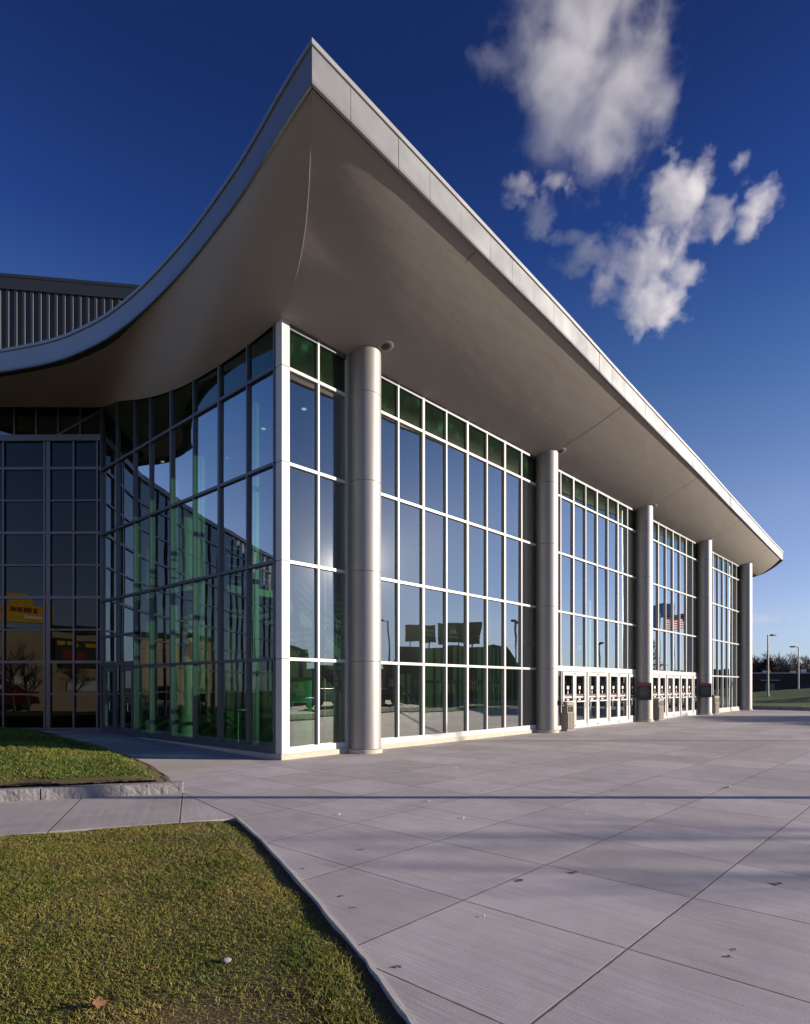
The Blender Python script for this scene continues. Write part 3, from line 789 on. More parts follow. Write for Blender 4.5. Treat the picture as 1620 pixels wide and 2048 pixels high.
# soffit: loft between the glass heads and the roof edge, mitred along a curved crease
CRE=[(8.17,11.27,9.82),(7.66,9.95,10.10),(7.0,8.80,10.46),(5.93,7.35,LR+.03)]
cre=resample(CRE,n=14)
def prof(t,a): return a*t+(1-a)*t*t
LIP=.028
def loft(G,Ls,name,zr,a0,first,blend=4.0,last=None):
    n=len(G)-1; m=14; V=[];F=[]
    for i in range(n+1):
        s=i/n; A,B=G[i],Ls[i]
        wgt=max(0,1-i/blend) ; wgt=wgt*wgt*(3-2*wgt)
        for k in range(m+1):
            q=k/m; p=A.lerp(B,q); p.z=A.z+(B.z-A.z)*prof(q,a0)
            c=first[k]; lin=G[0].lerp(Ls[0],q); lin.z=G[0].z+(Ls[0].z-G[0].z)*prof(q,a0)
            p=p+(c-lin)*wgt
            V.append(p)
    for i in range(n):
        for k in range(m): F.append((i*(m+1)+k,i*(m+1)+k+1,(i+1)*(m+1)+k+1,(i+1)*(m+1)+k))
    g=MB(); g.add(V,F); return g
ns=60
# right side; sampled so that lines across run square to the facade
Rpts=resample(RIGHT,n=400)
def right_at(u): return min(Rpts,key=lambda p:abs(p.x-u))
Gr=[];Lr=[]
for i in range(ns+1):
    q=i/ns; u=8.17+(51.0-8.17)*q
    ue=5.93+(51.91-5.93)*q if i<6 else None
    uu=u if i>=10 else (5.93+(u-5.93)*1.0 if False else 5.93*(1-i/10)+u*(i/10))
    p=right_at(uu); Gr.append(Vector((u,VG-.02,9.80))); Lr.append(Vector((p.x,p.y+.013,LR+LIP)))
s1=part(loft(Gr,Lr,'soffit',None,.62,cre,5.0),'soffit',M['soffit'],roof,smooth=True,recalc=False)
GL=[(8.17,11.27,9.82),(8.17,12.5,9.72),(8.17,13.7,9.70),(8.17,15.0,9.74),(8.17,16.1,9.85),(8.17,17.3,10.05),(8.17,18.5,10.33),(8.17,19.8,10.68),(8.17,21.15,10.92),(7.5,22.0,10.95),(6.7,22.9,10.96),(5.9,23.8,10.97),(5.3,24.5,10.97),(5.5,25.8,10.97),(7.0,29,10.97)]
LI=[(5.93,7.35),(6.05,8.15),(6.20,8.95),(6.38,10.0),(6.5,11.0),(6.62,12.2),(6.70,13.5),(6.72,15.0),(6.68,16.2),(6.50,17.4),(6.1,19.0),(5.55,20.2),(4.85,21.5),(4.47,23.0),(6.3,28.4)]
nl=48
Gl=resample(GL,n=nl)
# match parameters of both lines
def param(P,n):
    out=[]
    for i in range(n+1):
        x=i/n*(len(P)-1); k=min(int(x),len(P)-2); t=x-k
        a=Vector(P[max(k-1,0)]);b=Vector(P[k]);c=Vector(P[k+1]);e=Vector(P[min(k+2,len(P)-1)])
        out.append(.5*((2*b)+(c-a)*t+(2*a-5*b+4*c-e)*t*t+(3*b-a-3*c+e)*t**3))
    return out
Gl=param(GL,nl); Ll=[Vector((p.x+.013,p.y,LR+LIP)) for p in param([(*p,) for p in LI],nl)]
s2=part(loft(Gl,Ll,'soffit',None,.35,cre,12.0),'soffit',M['soffit'],roof,smooth=True)
# east end of the soffit
Ge=[Vector((48.2+.3*i/10,VG+ (22-VG)*i/10,9.80)) for i in range(11)]
Le=[Vector((p.x,p.y,LR+LIP)) for p in resample(EAST,n=10)]
fe=[Vector((51.0,VG-.02,9.8)).lerp(Lr[-1],k/14) for k in range(15)]
g=MB()
for i in range(10):
    for k in range(8):
        def PT(i,k):
            q=k/8; A=Vector((51.0,VG-.02,9.8)).lerp(Vector((49.5,22,9.6)),i/10); p=A.lerp(Le[i],q); p.z=A.z+(Le[i].z-A.z)*prof(q,.5)-.35*math.sin(math.pi*min(1,i/3))*(1-q)*.8; return p
        g.quad(PT(i,k),PT(i+1,k),PT(i+1,k+1),PT(i,k+1))
for k in range(1):
    g.quad((47.9,VG-.02,9.8),(51.0,VG-.02,9.8),(49.5,22,9.6),(47.9,22,9.6))
part(g,'soffit',M['soffit'],roof,smooth=True)
# soffit expansion joints at the columns (thin recessed strips) and the round lights beside them
def soffit_pt(u,q,dz=0):
    i=min(range(len(Gr)),key=lambda j:abs(Gr[j].x-u)); p=right_at(u)
    A=Vector((u,VG-.02,9.80)); B=Vector((u,p.y+.013,LR+LIP)); r=A.lerp(B,q); r.z=A.z+(B.z-A.z)*prof(q,.62); r.z+=dz; return r
for u in CU:
    V=[];F=[]
    for k in range(15):
        q=.10+.88*k/14; a=soffit_pt(u-.011,q,-.004); b=soffit_pt(u+.011,q,-.004); V+=[a,b]
    F=[(2*k,2*k+1,2*k+3,2*k+2) for k in range(14)]
    g=MB(); g.add(V,F); part(g,'soffit_joint',M['seam'],s1)
    c=soffit_pt(u+.16,.22); c2=soffit_pt(u+.16,.26); tv=(c2-c).normalized(); nv=tv.cross(VX).normalized()
    if nv.z>0: nv=-nv
    def oriented(L): L.v=[tuple(c+VX*q[0]+tv*q[1]+nv*q[2]) for q in L.v]; return L
    L=MB(); L.lathe((0,0,0),[(.21,-.03),(.21,.010),(.195,.018),(.12,.014),(.105,.0),(.105,-.09)],36)
    lt=part(oriented(L),'recessed_light',M['trim'],roof,smooth=True,sharp=35)
    L=MB(); L.cyl((0,0),.107,.107,.004,.008,24); part(oriented(L),'lamp_well',M['black'],lt)
g=MB(); cv=[Vector(c)-VZ*.006 for c in cre]
g.tube(cv[1:-1],.006,6); part(g,'crease_bead',M['soffit'],s1)

# ================================================================== the low wing on the left
WG=thing('glass_wing','dark glass wing with a small square grid of panes, set back at the left','building',(8.2,21.2,0))
def wpart(mb,name,m,par=None,**k):
    o=mb.build(name,m,**k); o.parent=par or WG
    if par is None: o.matrix_parent_inverse=Matrix.Translation(-Vector(WG.location))
    return o
ZW=10.0; WZ=[.30+1.075*k for k in range(0,10)]
for i in range(len(WING)-1):
    a=Vector((*WING[i],0)); b=Vector((*WING[i+1],0)); d=(b-a); L=d.length; d.normalize(); n=Vector((-d.y,d.x,0))
    if n.dot(Vector((0,0,0))-a)<0: n=-n
    # bays of alternating wide and narrow panes
    ss=[0.0]; k=0; pat=[.10,.78,.86,.16] if i==0 else [1.38,.80,.80]
    if i==0: ss=[0,.13,.92,1.73,1.90,3.28,L]
    else:
        q=0
        while ss[-1]+.9<L: ss.append(ss[-1]+pat[q%3]); q+=1
        if ss[-1]<L: ss[-1]=L if L-ss[-1]<.5 else ss[-1]
        if ss[-1]<L: ss.append(L)
    fr=MB(); fr.obox(a,d,n,0,L,-.10,.04,.0,.26)
    fw=wpart(fr,'curtain_wall',M['frame_dark'])
    for j,s in enumerate(ss):
        hw=.03; m=MB(); m.obox(a,d,n,max(0,s-hw),min(L,s+hw),-.10,.055,.26,ZW-.2); wpart(m,'mullion',M['frame_dark'],fw)
    if i==0:
        m=MB(); m.obox(a,d,n,1.73,1.90,-.1,.03,.26,ZW-.2); wpart(m,'mullion',M['frame_dark'],fw)
    for j,z in enumerate(WZ[1:]):
        tk=.045 if j%2==1 else .025
        m=MB(); m.obox(a,d,n,0,L,-.09,.05,z-tk,z+tk); wpart(m,'transom',M['frame_dark'],fw)
    m=MB(); m.obox(a,d,n,-.02,L+.02,-.5,.10,ZW-.2,ZW); wpart(m,'head_rail',M['frame_dark'],fw)
    wpart(pane_cells(a-n*.01,d,n,ss,[.26]+WZ[1:]+[ZW-.2],.003),'glazing',M['glass_dark'],fw)
    if i==0:
     # clerestory above
     m=MB()
     cs=[.15+.75*k for k in range(int(L/.75)+1)]
     for s in cs: m.obox(a-n*.35,d,n,s-.025,s+.025,-.08,.04,ZW,11.6)
     m.obox(a-n*.35,d,n,0,L,-.08,.03,ZW,ZW+.08)
     if i==0: m.bar(a-n*.33+d*.15+VZ*11.0,a-n*.33+d*1.75+VZ*10.1,.05,.06)
     cl=wpart(m,'clerestory',M['frame_dark']); wpart(pane_cells(a-n*.36,d,n,[0]+[c for c in cs if 0<c<L]+[L],[ZW+.08,11.6]),'glazing',M['glass'],cl)
    g=MB(); p0,p1=a-n*3.5-d*2.5,b-n*3.5+d*2.5; g.quad(p0,p1,p1+VZ*11.5,p0+VZ*11.5); wpart(g,'inner_wall',M['wall_in'])
    g=MB(); q0,q1=a-n*.1,b-n*.1; g.quad(q0+VZ*ZW,q1+VZ*ZW,p1+VZ*ZW,p0+VZ*ZW); wpart(g,'ceiling',M['ceil_in'])
    g=MB(); g.quad(q0+VZ*.05,q1+VZ*.05,p1+VZ*.05,p0+VZ*.05); wpart(g,'interior_floor',M['floor_in'])

# ================================================================== ribbed metal hall behind
HB=thing('metal_clad_hall','tall grey ribbed metal hall rising behind the entrance roof','building',(*cw(-21,33),0))
def hpart(mb,name,m,par=None,**k):
    o=mb.build(name,m,**k); o.parent=par or HB
    if par is None: o.matrix_parent_inverse=Matrix.Translation(-Vector(HB.location))
    return o
M['rib']=simple('grey_ribbed_cladding',c3(.055,.060,.068),.5,.3,.1,.4)
M['parapet']=simple('grey_parapet_panel',c3(.045,.05,.062),.55,.3,.1,.3)
ha=Vector((*cw(-27,31.2),0)); hb=Vector((*cw(-10,33.6),0)); hd_=(hb-ha); HLn=hd_.length; hd_.normalize(); hn=Vector((hd_.y,-hd_.x,0))
if hn.dot(-ha)<0: hn=-hn
HT=(1372-547)/1222*31.95+1.65
V=[];F=[]; s=0; prof_=[]
while s<HLn:
    prof_+=[(s,0),(s+.20,0),(s+.235,.075),(s+.36,.075),(s+.395,0)]; s+=.395
P=[ha+hd_*q+hn*d for (q,d) in prof_]; m=len(P)
g=MB(); g.add([(p.x,p.y,8) for p in P]+[(p.x,p.y,HT-.80) for p in P],[(i,i+1,m+i+1,m+i) for i in range(m-1)]); hpart(g,'ribbed_wall',M['rib'])
pp=MB(); pb=MB(); s=0
while s<HLn: pp.obox(ha,hd_,hn,s,min(HLn,s+1.42),-.3,.12,HT-.80,HT-.18); s+=1.43
hpart(pp,'parapet_panel',M['parapet'],bevel=.006); 
pb.obox(ha,hd_,hn,0,HLn,-.35,.14,HT-.176,HT); hpart(pb,'parapet_cap',M['parapet'])
g=MB(); g.obox(ha,hd_,hn,0,HLn,-14,-.36,8,HT-.3); hpart(g,'hall_body',M['roof'])

# ================================================================== things at the facade
def litter_bin(x,y,rz,label):
    t=thing('litter_bin',label,'bin',(x,y,0),rz,'concrete litter bins beside the columns')
    g=MB(); w=.18
    g.box(-w,w,-w,w,.0,.06); g.box(-w+.02,w-.02,-w+.02,w-.02,.06,.92)
    for sx in (-1,1):
        for k in range(5):
            c=-.125+.0625*k
            g.box(c-.024,c+.024,sx*(w+.004)-.012,sx*(w+.004)+.012,.08,.66)
            g.box(sx*(w+.004)-.012,sx*(w+.004)+.012,c-.024,c+.024,.08,.66)
    g.build('body',M['binc'],t,bevel=.008)
    g=MB(); g.box(-w,w,-w,w,.94,1.04); g.box(-w+.05,w-.05,-w+.05,w-.05,1.042,1.065); g.build('lid',M['bin_lid'],t,bevel=.015)
    for (dx,dy) in ((0,-1),):
        g=MB(); n=Vector((dx,dy,0)); a=Vector((dy,-dx,0)) ; g.obox((0,0,0),a,n,-.12,.12,w-.03,w-.014,.70,.90); g.build('flap_opening',M['black'],t)
    return t
litter_bin(20.72,10.80,R(-24),'square beige concrete litter bin before the first row of white doors')
litter_bin(29.95,10.86,R(-22),'square beige concrete litter bin between the two rows of white doors')
litter_bin(39.1,10.90,R(-25),'square beige concrete litter bin beyond the second row of white doors')

def notice(u,label):
    t=thing('notice_board',label,'sign',(u-.90*(CR+.04),CV-.436*(CR+.04),0),-math.atan2(.90,.436))
    g=MB(); g.box(-.32,.32,-.02,.02,1.02,1.80); g.build('panel',M['board'],t,bevel=.006)
    g=MB(); g.box(-.30,.30,-.026,-.0205,1.66,1.78); g.build('header',M['red'],t)
    g=MB()
    for k in range(8):
        L=.25*(.6+.4*((k*37)%7)/7); g.box(-L,L,-.0245,-.0205,1.565-.055*k,1.585-.055*k)
    g.build('small_print',M['grey_txt'],t)
    g=MB(); g.box(-.33,.33,-.005,.09,1.01,1.03); g.build('bracket',M['black'],t)
notice(CU[2]-.06,'black notice board with red header on the column between the two door rows')
notice(CU[3]-.06,'black notice board with red header on the column after the second door row')

# green cash machine behind the corner glass
at=thing('cash_machine','tall green rounded cash machine behind the corner glass pane','cash machine',(10.17,13.2,0),R(-28))
g=MB(); pf=[]
for k in range(13):
    a_=math.pi*k/12; pf.append((.33*math.cos(a_),.10+.10*math.sin(a_)-.3))
bp=[(.33,.25),(-.33,.25)]
top=[(.33*math.cos(math.pi*k/12),-.22-.09*math.sin(math.pi*k/12)) for k in range(12,-1,-1)]
g.prism([(-.33,.25)]+top+[(.33,.25)],.05,1.88); g.build('cabinet',M['atm'],at,bevel=.02,recalc=True)
g=MB(); g.box(-.20,.20,-.36,-.30,.10,.78); g.build('front_panel',M['atm_grey'],at,bevel=.01)
g=MB(); g.add([(-.22,-.42,.98),(.22,-.42,.98),(.22,-.32,1.24),(-.22,-.32,1.24)],[(0,1,2,3)]); g.box(-.24,.24,-.44,-.30,.80,.975); g.build('keypad_shelf',M['atm_grey'],at)
g=MB(); g.add([(-.17,-.425,1.01),(.17,-.425,1.01),(.17,-.337,1.21),(-.17,-.337,1.21)],[(0,1,2,3)]); g.build('screen',M['board'],at)
def text(s,size,m,name,par,loc,rot):
    cu=bpy.data.curves.new(name,'FONT'); cu.body=s; cu.size=size; cu.align_x='CENTER'; cu.extrude=.003
    tmp=bpy.data.objects.new('tmp',cu); me=bpy.data.meshes.new_from_object(tmp); bpy.data.objects.remove(tmp)
    me.materials.append(m); o=bpy.data.objects.new(name,me); COL.objects.link(o); o.parent=par; o.location=loc; o.rotation_euler=rot; return o
text('C',.17,M['white'],'emblem',at,(0,-.325,1.62),(R(90),0,0))
text('Citizens',.10,M['white'],'lettering',at,(0,-.325,1.50),(R(90),0,0))
text('Bank',.10,M['white'],'lettering',at,(0,-.325,1.39),(R(90),0,0))
# paper notices hung inside the corner glass, a stool
pn=MB(); 
for (z0,z1) in ((.62,.84),(1.0,1.16),(1.42,1.50)): pn.box(UG+.05,UG+.056,VG+.36,VG+.50,z0,z1)
o=pn.build('paper_notice',M['white']); tag(o,'white paper notices taped inside the side glass near the corner post','notice')
bs=thing('bar_stool','thin white pedestal stool standing inside behind the side glass','stool',(9.4,14.9,.02))
g=MB(); g.cyl((0,0),.20,.18,0,.03,24); g.build('base',M['white_in'],bs)
g=MB(); g.cyl((0,0),.025,.025,.03,.95,12); g.build('post',M['white_in'],bs)
g=MB(); g.cyl((0,0),.25,.25,.95,.99,24); g.build('top',M['white_in'],bs)

# ================================================================== right background
def lamp_post(x,y,z0,h,rz,label,heads=1,group='lamp posts beyond the grass bank',rad=.085):
    t=thing('lamp_post',label,'lamp post',(x,y,z0),rz,group)
    g=MB(); g.cyl((0,0),rad*1.15,rad*.75,0,h,12); g.cyl((0,0),rad*2.1,rad*2.0,0,.35,12); g.build('pole',M['pole'],t,smooth=True,sharp=40)
    for sgn in ((-1,) if heads==1 else (-1,1)):
        g=MB(); g.bar((0,0,h-.06),(sgn*.55,0,h-.02),.06,.06); g.build('arm',M['pole'],t)
        g=MB(); g.box(min(sgn*.45,sgn*1.0),max(sgn*.45,sgn*1.0),-.18,.18,h-.08,h+.08); g.build('lamp_head',M['black'],t,bevel=.04)
    return t
camrz=co.rotation_euler.z
lamp_post(69.47,14.44,.35,6.4,camrz+R(200),'slender grey lamp post on the grass bank nearest the end column')
lamp_post(87.94,14.99,.6,5.87,camrz,'slender grey lamp post with single curved head further right on the grass bank')
up=thing('utility_pole','brown wooden utility pole with crossarm behind the low brown building','utility pole',(153.5,24.8,-1.3))
g=MB(); g.cyl((0,0),.17,.12,0,9.3,10); g.build('pole',M['wood'],up)
g=MB(); g.bar(Vector((-S_,C_,0))*1.6+VZ*8.9,Vector((S_,-C_,0))*.5+VZ*8.9,.12,.14); g.build('crossarm',M['wood'],up)
g=MB(); g.cyl((.3,-.3),.22,.22,6.6,7.5,12); g.build('transformer',M['pole'],up)
wr=MB(); A=Vector((153.5,24.8,7.6))+Vector((-S_,C_,0))*1.5; B=Vector((150,62,7.4))
wr.tube([A.lerp(B,k/16)-VZ*(1.1*4*(k/16)*(1-k/16)) for k in range(17)],.02,5)
tag(wr.build('overhead_wire',M['black']),'thin overhead wire running left from the wooden utility pole','wire')

# grass bank with a stone kerb
def zbank(x,y):
    zc=x*C_+y*S_; xc=x*S_-y*C_
    r=xc/zc
    hump=1.40*math.exp(-((xc-46)/9.5)**2)*math.exp(-((zc-63)/17)**2)
    base=.22-.030*max(0,zc-50)*(1 if zc<100 else 1)
    return max(-1.3,(.22 if x<52 else .22-.004*(x-52))+hump*1.0) if x<100 else max(-1.3,.03-.06*(x-100)+hump)
bank=[(48.75,30),(48.75,-14),(110,-14),(118,30)]
tag(sheet(bank,zbank,1.5,'grass_bank',M['bank']),kind='structure')
g=MB()
y=30.0; r=random.Random(5); first=True; k=0
while y>-13:
    L=r.uniform(1.3,2.0); 
    m=MB(); m.box(48.55+r.uniform(-.02,.02),48.80,y-L+.02,y,-.1,.24+r.uniform(-.02,.03)); o=m.build('stone_kerb_block',M['granite'],bevel=.03)
    tag(o,'grey rough stone kerb block edging the far grass bank','kerb stone','stone kerb blocks along the far grass bank'); y-=L

# low brown building
lb=thing('brick_building','long low dark brown brick building with flat roof beyond the grass bank','building',(125,26,-1.35))
ax=Vector((S_,-C_,0)); bn=Vector((-C_,-S_,0)); bo=Vector((*cw(61,110),0))
g=MB(); g.obox(bo-Vector(lb.location)+VZ*0,ax,bn,-30,60,-14,0,-1.4+1.35,2.55+1.35); wl=g.build('wall',M['brick'],lb)
g=MB(); g.obox(bo-Vector(lb.location),ax,bn,-30.1,60.1,-14.1,.08,2.55+1.35,2.72+1.35); rf=g.build('roof_edge',M['coping'],lb)
for (s,w,h) in ((12.5,.9,.35),(17.5,.5,.3),(19.5,.35,.6),(22.2,1.2,.35),(5.5,.8,.4),(8,.4,.3)):
    g=MB(); g.obox(bo-Vector(lb.location),ax,bn,s-8,s-8+w,-2,-1,2.72+1.35,2.72+1.35+h); g.build('roof_vent',M['white_in'],rf,bevel=.03)
for (s,w,z0,z1,m) in ((4.0,2.2,-1.0,1.05,'cargrey'),(10.8,1.7,-.6,.75,'grey_txt'),(17,2.2,-.8,.8,'black'),(22,1.8,-.2,1.0,'black')):
    g=MB(); g.obox(bo-Vector(lb.location),ax,bn,s-7,s-7+w,.003,.06,z0+1.35,z1+1.35); g.build('shutter' if m!='black' else 'window',M[m],lb)
g=MB(); g.obox(bo-Vector(lb.location),ax,bn,2.6,6.2,.0,.7,1.28+1.35,1.40+1.35); g.build('awning',M['cargrey'],lb)

# bare trees
def bare_tree(seed,h,spread):
    r=random.Random(seed); T=MB(); B=MB()
    def grow(p,d,L,rad,lev):
        n=3; pts=[p]; q=p.copy(); dd=d.copy()
        for k in range(n):
            dd=(dd+Vector((r.gauss(0,.13),r.gauss(0,.13),r.gauss(.03,.06)))).normalized(); q=q+dd*(L/n); pts.append(q.copy())
        (T if lev==0 else B).tube(pts,[rad*(1-.35*k/n) for k in range(n+1)],5 if lev<2 else 3)
        if lev>=4: return
        nb=[6,5,4,4][lev]
        for k in range(nb):
            t=r.uniform(.35,1.0) if lev else r.uniform(.35,1.0); b=pts[min(n,int(t*n))].lerp(pts[min(n,int(t*n)+1)],t*n-int(t*n)) if int(t*n)<n else pts[-1]
            az=r.uniform(0,6.283); el=r.uniform(.35,1.0)*spread
            ax_=Vector((math.cos(az),math.sin(az),0)); nd=(dd*math.cos(el)+ax_*math.sin(el)+VZ*.12).normalized()
            grow(b,nd,L*r.uniform(.5,.72),max(.02,rad*.5),lev+1)
    grow(Vector((0,0,0)),VZ.copy(),h*.42,h*.022,0)
    return T,B
protos=[]
for i in range(4):
    T,B=bare_tree(20+i,[9.2,10.5,8.4,11.2][i],[1.0,.85,1.15,.9][i])
    t=thing('bare_tree','leafless brown winter tree in the wood behind the low brown building','tree',(0,0,-1.4),0,'bare trees behind the brown building')
    tr=T.build('trunk',M['bark'],t); B.build('crown',M['bark'],t); protos.append(t)
rt=random.Random(9); used=set(); spots=[]
for k in range(44):
    zc=rt.uniform(126,172); px=1488+ (k+.5)*(200/44)+rt.uniform(-4,4); xc=(px-810)/1222*zc; spots.append((*cw(xc,zc),rt.uniform(.72,1.0)))
for k,(x,y,s) in enumerate(spots):
    i=k%4
    o=protos[i] if i not in used else copy_tree(protos[i]); used.add(i)
    o.location=(x,y,-1.4); o.rotation_euler=(0,0,rt.uniform(0,6)); o.scale=(s*1.5,s*1.5,s*1.42)
def pine(x,y,h,label,seed):
    r=random.Random(seed); t=thing('pine_tree',label,'tree',(x,y,-1.4),0,None)
    g=MB(); g.tube([(0,0,0),(.1,0,h*.5),(0,.1,h*.97)],[.22,.16,.05],7); g.build('trunk',M['bark'],t)
    g=MB()
    for k in range(900):
        zz_=h*(.38+.62*r.random()**.9); q=(zz_/h-.38)/.62; rad=(1-q)**.6*2.6*math.sqrt(r.random())*(.55+.45*noise.noise((zz_*1.3,r.random()*2,seed))+.3); a=r.uniform(0,6.283)
        c=Vector((rad*math.cos(a),rad*math.sin(a),zz_)); d=Vector((math.cos(a),math.sin(a),r.uniform(-.1,.5)))*r.uniform(.35,.7); s_=Vector((-math.sin(a),math.cos(a),r.uniform(-.4,.4)))*r.uniform(.10,.22)
        g.add([c-s_,c+s_,c+d],[(0,1,2)])
    g.build('crown',M['pine'],t)
for (px,zc,h,lab,sd_) in ((1532,128,8.6,'dark green pine behind the nearer lamp post',1),(1521,131,7.6,'smaller dark green pine left of the nearer lamp post',2),(1539,125,8.2,'dark green pine just right of the nearer lamp post',3)):
    pine(*cw((px-810)/1222*zc,zc),h,lab,sd_)

for k,(xc,zc) in enumerate(((57,51.5),(61,54.5))): pine(*cw(xc,zc),9.5,['broad dark pine beyond the right end of the plaza shading the bank','second dark pine beyond the right end of the plaza'][k],8+k)  # two off-screen pines, added to throw shade across the grass bank
# ================================================================== the street behind the camera (seen mirrored in the glass)
g=MB(); g.quad((-60,-60,-.06),(140,-60,-.06),(140,-7.5,-.06),(-60,-7.5,-.06)); struct('road',g,M['asphalt'])
g=MB(); g.prism([(-3,-2.6),(8,-3.0),(19,-2.2),(34,-3.4),(48.6,-3.2),(48.6,-7.4),(-3,-7.4)],-.3,.05,bottom=False); struct('street_verge',g,M['bank'])
MA=Vector((S_,C_,0)); MN=Vector((-C_,S_,0))
def mirrored_block(name,label,px0,px1,Z,h,m,depth=9,roof=0.0,cat='building'):
    a=Vector((*mw(px0,Z),0)); L=(px1-px0)/1222*Z; t=thing(name,label,cat,a)
    g=MB(); g.obox((0,0,0),MA,MN,0,L,-depth,0,-.3,h); g.build('wall',M[m],t)
    g=MB()
    if roof:
        P=[]
        for (s0,s1,d0,d1,z) in ((-.4,L+.4,-depth-.4,.4,h),(1.4,L-1.4,-depth+1.4,-1.4,h+roof)):
            P+=[MA*s0+MN*d0+VZ*z,MA*s1+MN*d0+VZ*z,MA*s1+MN*d1+VZ*z,MA*s0+MN*d1+VZ*z]
        g.add(P,[(0,1,5,4),(1,2,6,5),(2,3,7,6),(3,0,4,7),(4,5,6,7)])
    else: g.obox((0,0,0),MA,MN,-.15,L+.15,-depth-.15,.15,h,h+.3)
    g.build('roof',M['shingle'],t)
    for k in range(int(L/3.4)):
        g=MB(); g.obox((0,0,0),MA,MN,3.4*k+.7,3.4*k+2.6,.003,.05,.8,min(h-.5,2.5)); g.build('window',M['door_glass'],t)
    return t
mirrored_block('corner_store','dark two storey store with mansard roof across the street, mirrored in the first full bay',772,1038,85,4.4,'dkgreen',12,2.9)
mirrored_block('street_building','low dark shop building mirrored in the corner panes',520,705,82,4.0,'dkgreen')
mirrored_block('street_building','narrow tall dark building mirrored beside the white corner post',540,592,92,7.6,'brick')
mirrored_block('street_building','low dark shed mirrored at the first column',690,790,90,3.9,'brick')
mirrored_block('street_building','long low dark shed mirrored behind the white doors',1040,1330,115,3.3,'brick',12)
mirrored_block('street_building','far long dark building mirrored in the last bay',1335,1640,120,4.6,'dkgreen',12)
g=MB(); g.bar((0,0,0),(0,0,6.2),.35,.35); g.box(-.8,.8,-.2,.2,5.0,6.4)
o=g.build('pylon_sign',M['dkgreen']); o.location=(*mw(612,78),0); o.rotation_euler=(0,0,math.atan2(C_,S_)); tag(o,'narrow dark pylon sign mirrored in the corner pane','sign')
def billboard(px,Z,z0,w,h,drz,label):
    t=thing('billboard',label,'billboard',(*mw(px,Z),0),math.atan2(C_,S_)+drz)
    g=MB(); g.box(-w/2,w/2,-.15,.15,z0,z0+h); g.build('panel',M['bill'],t)
    for k in (-.35,0,.35):
        g=MB(); g.bar((k*w,0,z0-2.3),(k*w,0,z0),.15,.15); g.bar((k*w,-.8,z0-2.3),(k*w,-.1,z0+.4),.1,.1); g.build('leg',M['black'],t)
billboard(842,86,8.0,4.6,2.3,R(6),'green backed billboard on the corner store roof, left one')
billboard(920,86,7.7,5.8,2.9,R(-8),'dark billboard on the corner store roof, larger one')
lamp_post(39.4,-15.9,0,7.7,R(20),'tall street lamp mirrored at the left of the first full bay',1,'street lamps along the road')
lamp_post(57.5,-3.9,0,5.9,R(-30),'double headed lamp post at the plaza edge mirrored above the doors',2,'street lamps along the road')
lamp_post(43.4,-4.6,0,6.9,R(-20),'double headed lamp post at the plaza edge near the street verge',2,'street lamps along the road')
# pole off to the right that lays its long shadow across the plaza
lx,ly=cw(15.0,9.02)
lamp_post(lx,ly,0,8.0,R(60),'tall grey lamp post at the plaza edge that shades a thin line across the paving',1,'street lamps along the road',rad=.10)
# flags
def cloth(name,col):
    t=NT(name); a=t.n('ShaderNodeBsdfDiffuse',Color=col); b=t.n('ShaderNodeBsdfTranslucent',Color=col)
    m=t.n('ShaderNodeMixShader',i0=.5,i1=a,i2=b); t.t.links.new(m.outputs[0],t.out.inputs[0]); return t.mat
M['cl_red']=cloth('red_flag_cloth',c3(.55,.03,.03)); M['cl_white']=cloth('white_flag_cloth',c3(.85)); M['cl_navy']=cloth('navy_flag_cloth',c3(.02,.04,.14))
def flag(x,y,h,kind,label,rz):
    t=thing('flagpole',label,'flag',(x,y,0),rz,None)
    g=MB(); g.cyl((0,0),.07,.04,0,h,12); g.lathe((0,0,h),[(.0,-.02),(.07,.04),(.0,.11)],12); g.build('pole',M['steel'],t)
    w,hh=2.7,1.55; nx,nz=26,13; V=[];F=[]; mi=[]
    for i in range(nx+1):
        for k in range(nz+1):
            s=i/nx; V.append((.05+w*s*.93,.22*math.sin(s*7+k*.12)*s**.6,h-.2-hh+hh*k/nz-.25*s*s))
    for i in range(nx):
        for k in range(nz): F.append((i*(nz+1)+k,(i+1)*(nz+1)+k,(i+1)*(nz+1)+k+1,i*(nz+1)+k+1)); mi.append((2 if (k>=6 and i<nx*.42) else (k%2)) if kind=='us' else 0)
    g=MB(); g.v=V; g.f=[list(f) for f in F]; g.m=mi
    g.build('flag_cloth',[M['cl_red'],M['cl_white'],M['cl_navy']] if kind=='us' else [M['cl_navy']],t,smooth=True)
fz=R(227)
flag(*mw(1384,66),9.6,'us','striped red and white flag with blue canton on a plaza flagpole',fz)
flag(*mw(1352,68),11.0,'n','plain navy flag on the tallest plaza flagpole',fz)
flag(*mw(1322,64),9.2,'n','plain navy flag on the flagpole nearest the doors',fz)
# store with a yellow sign straight behind the camera, mirrored in the wing
W0=Vector((8.2,21.2,0)); WN=Vector((-.746,-.666,0)).normalized()
def refl(v): return v-2*v.dot(WN)*WN
RA=refl(Vector((S_,-C_,0))); RN=-refl(Vector((C_,S_,0)))
def wm(px,Z):
    p=Vector((*cw((px-810)/1222*Z,Z),0)); return W0+refl(p-W0)
Zs=45.0; k_=Zs/1222; hz=lambda y:(1372-y)*k_+EYE
ys=thing('sign_store','tan store with a yellow sign band, mirrored in the dark wing','building',wm(70,Zs))
RA=(Matrix.Rotation(R(-35),3,'Z')@RA)*1.18; RN=Matrix.Rotation(R(-35),3,'Z')@RN
def wbox(name,m,px0,px1,y0,y1,d0,d1,par=None):
    g=MB(); g.obox((0,0,0),RA,RN,(px0-70)*k_,(px1-70)*k_,d0,d1,hz(y0),hz(y1)); return g.build(name,M[m],par or ys)
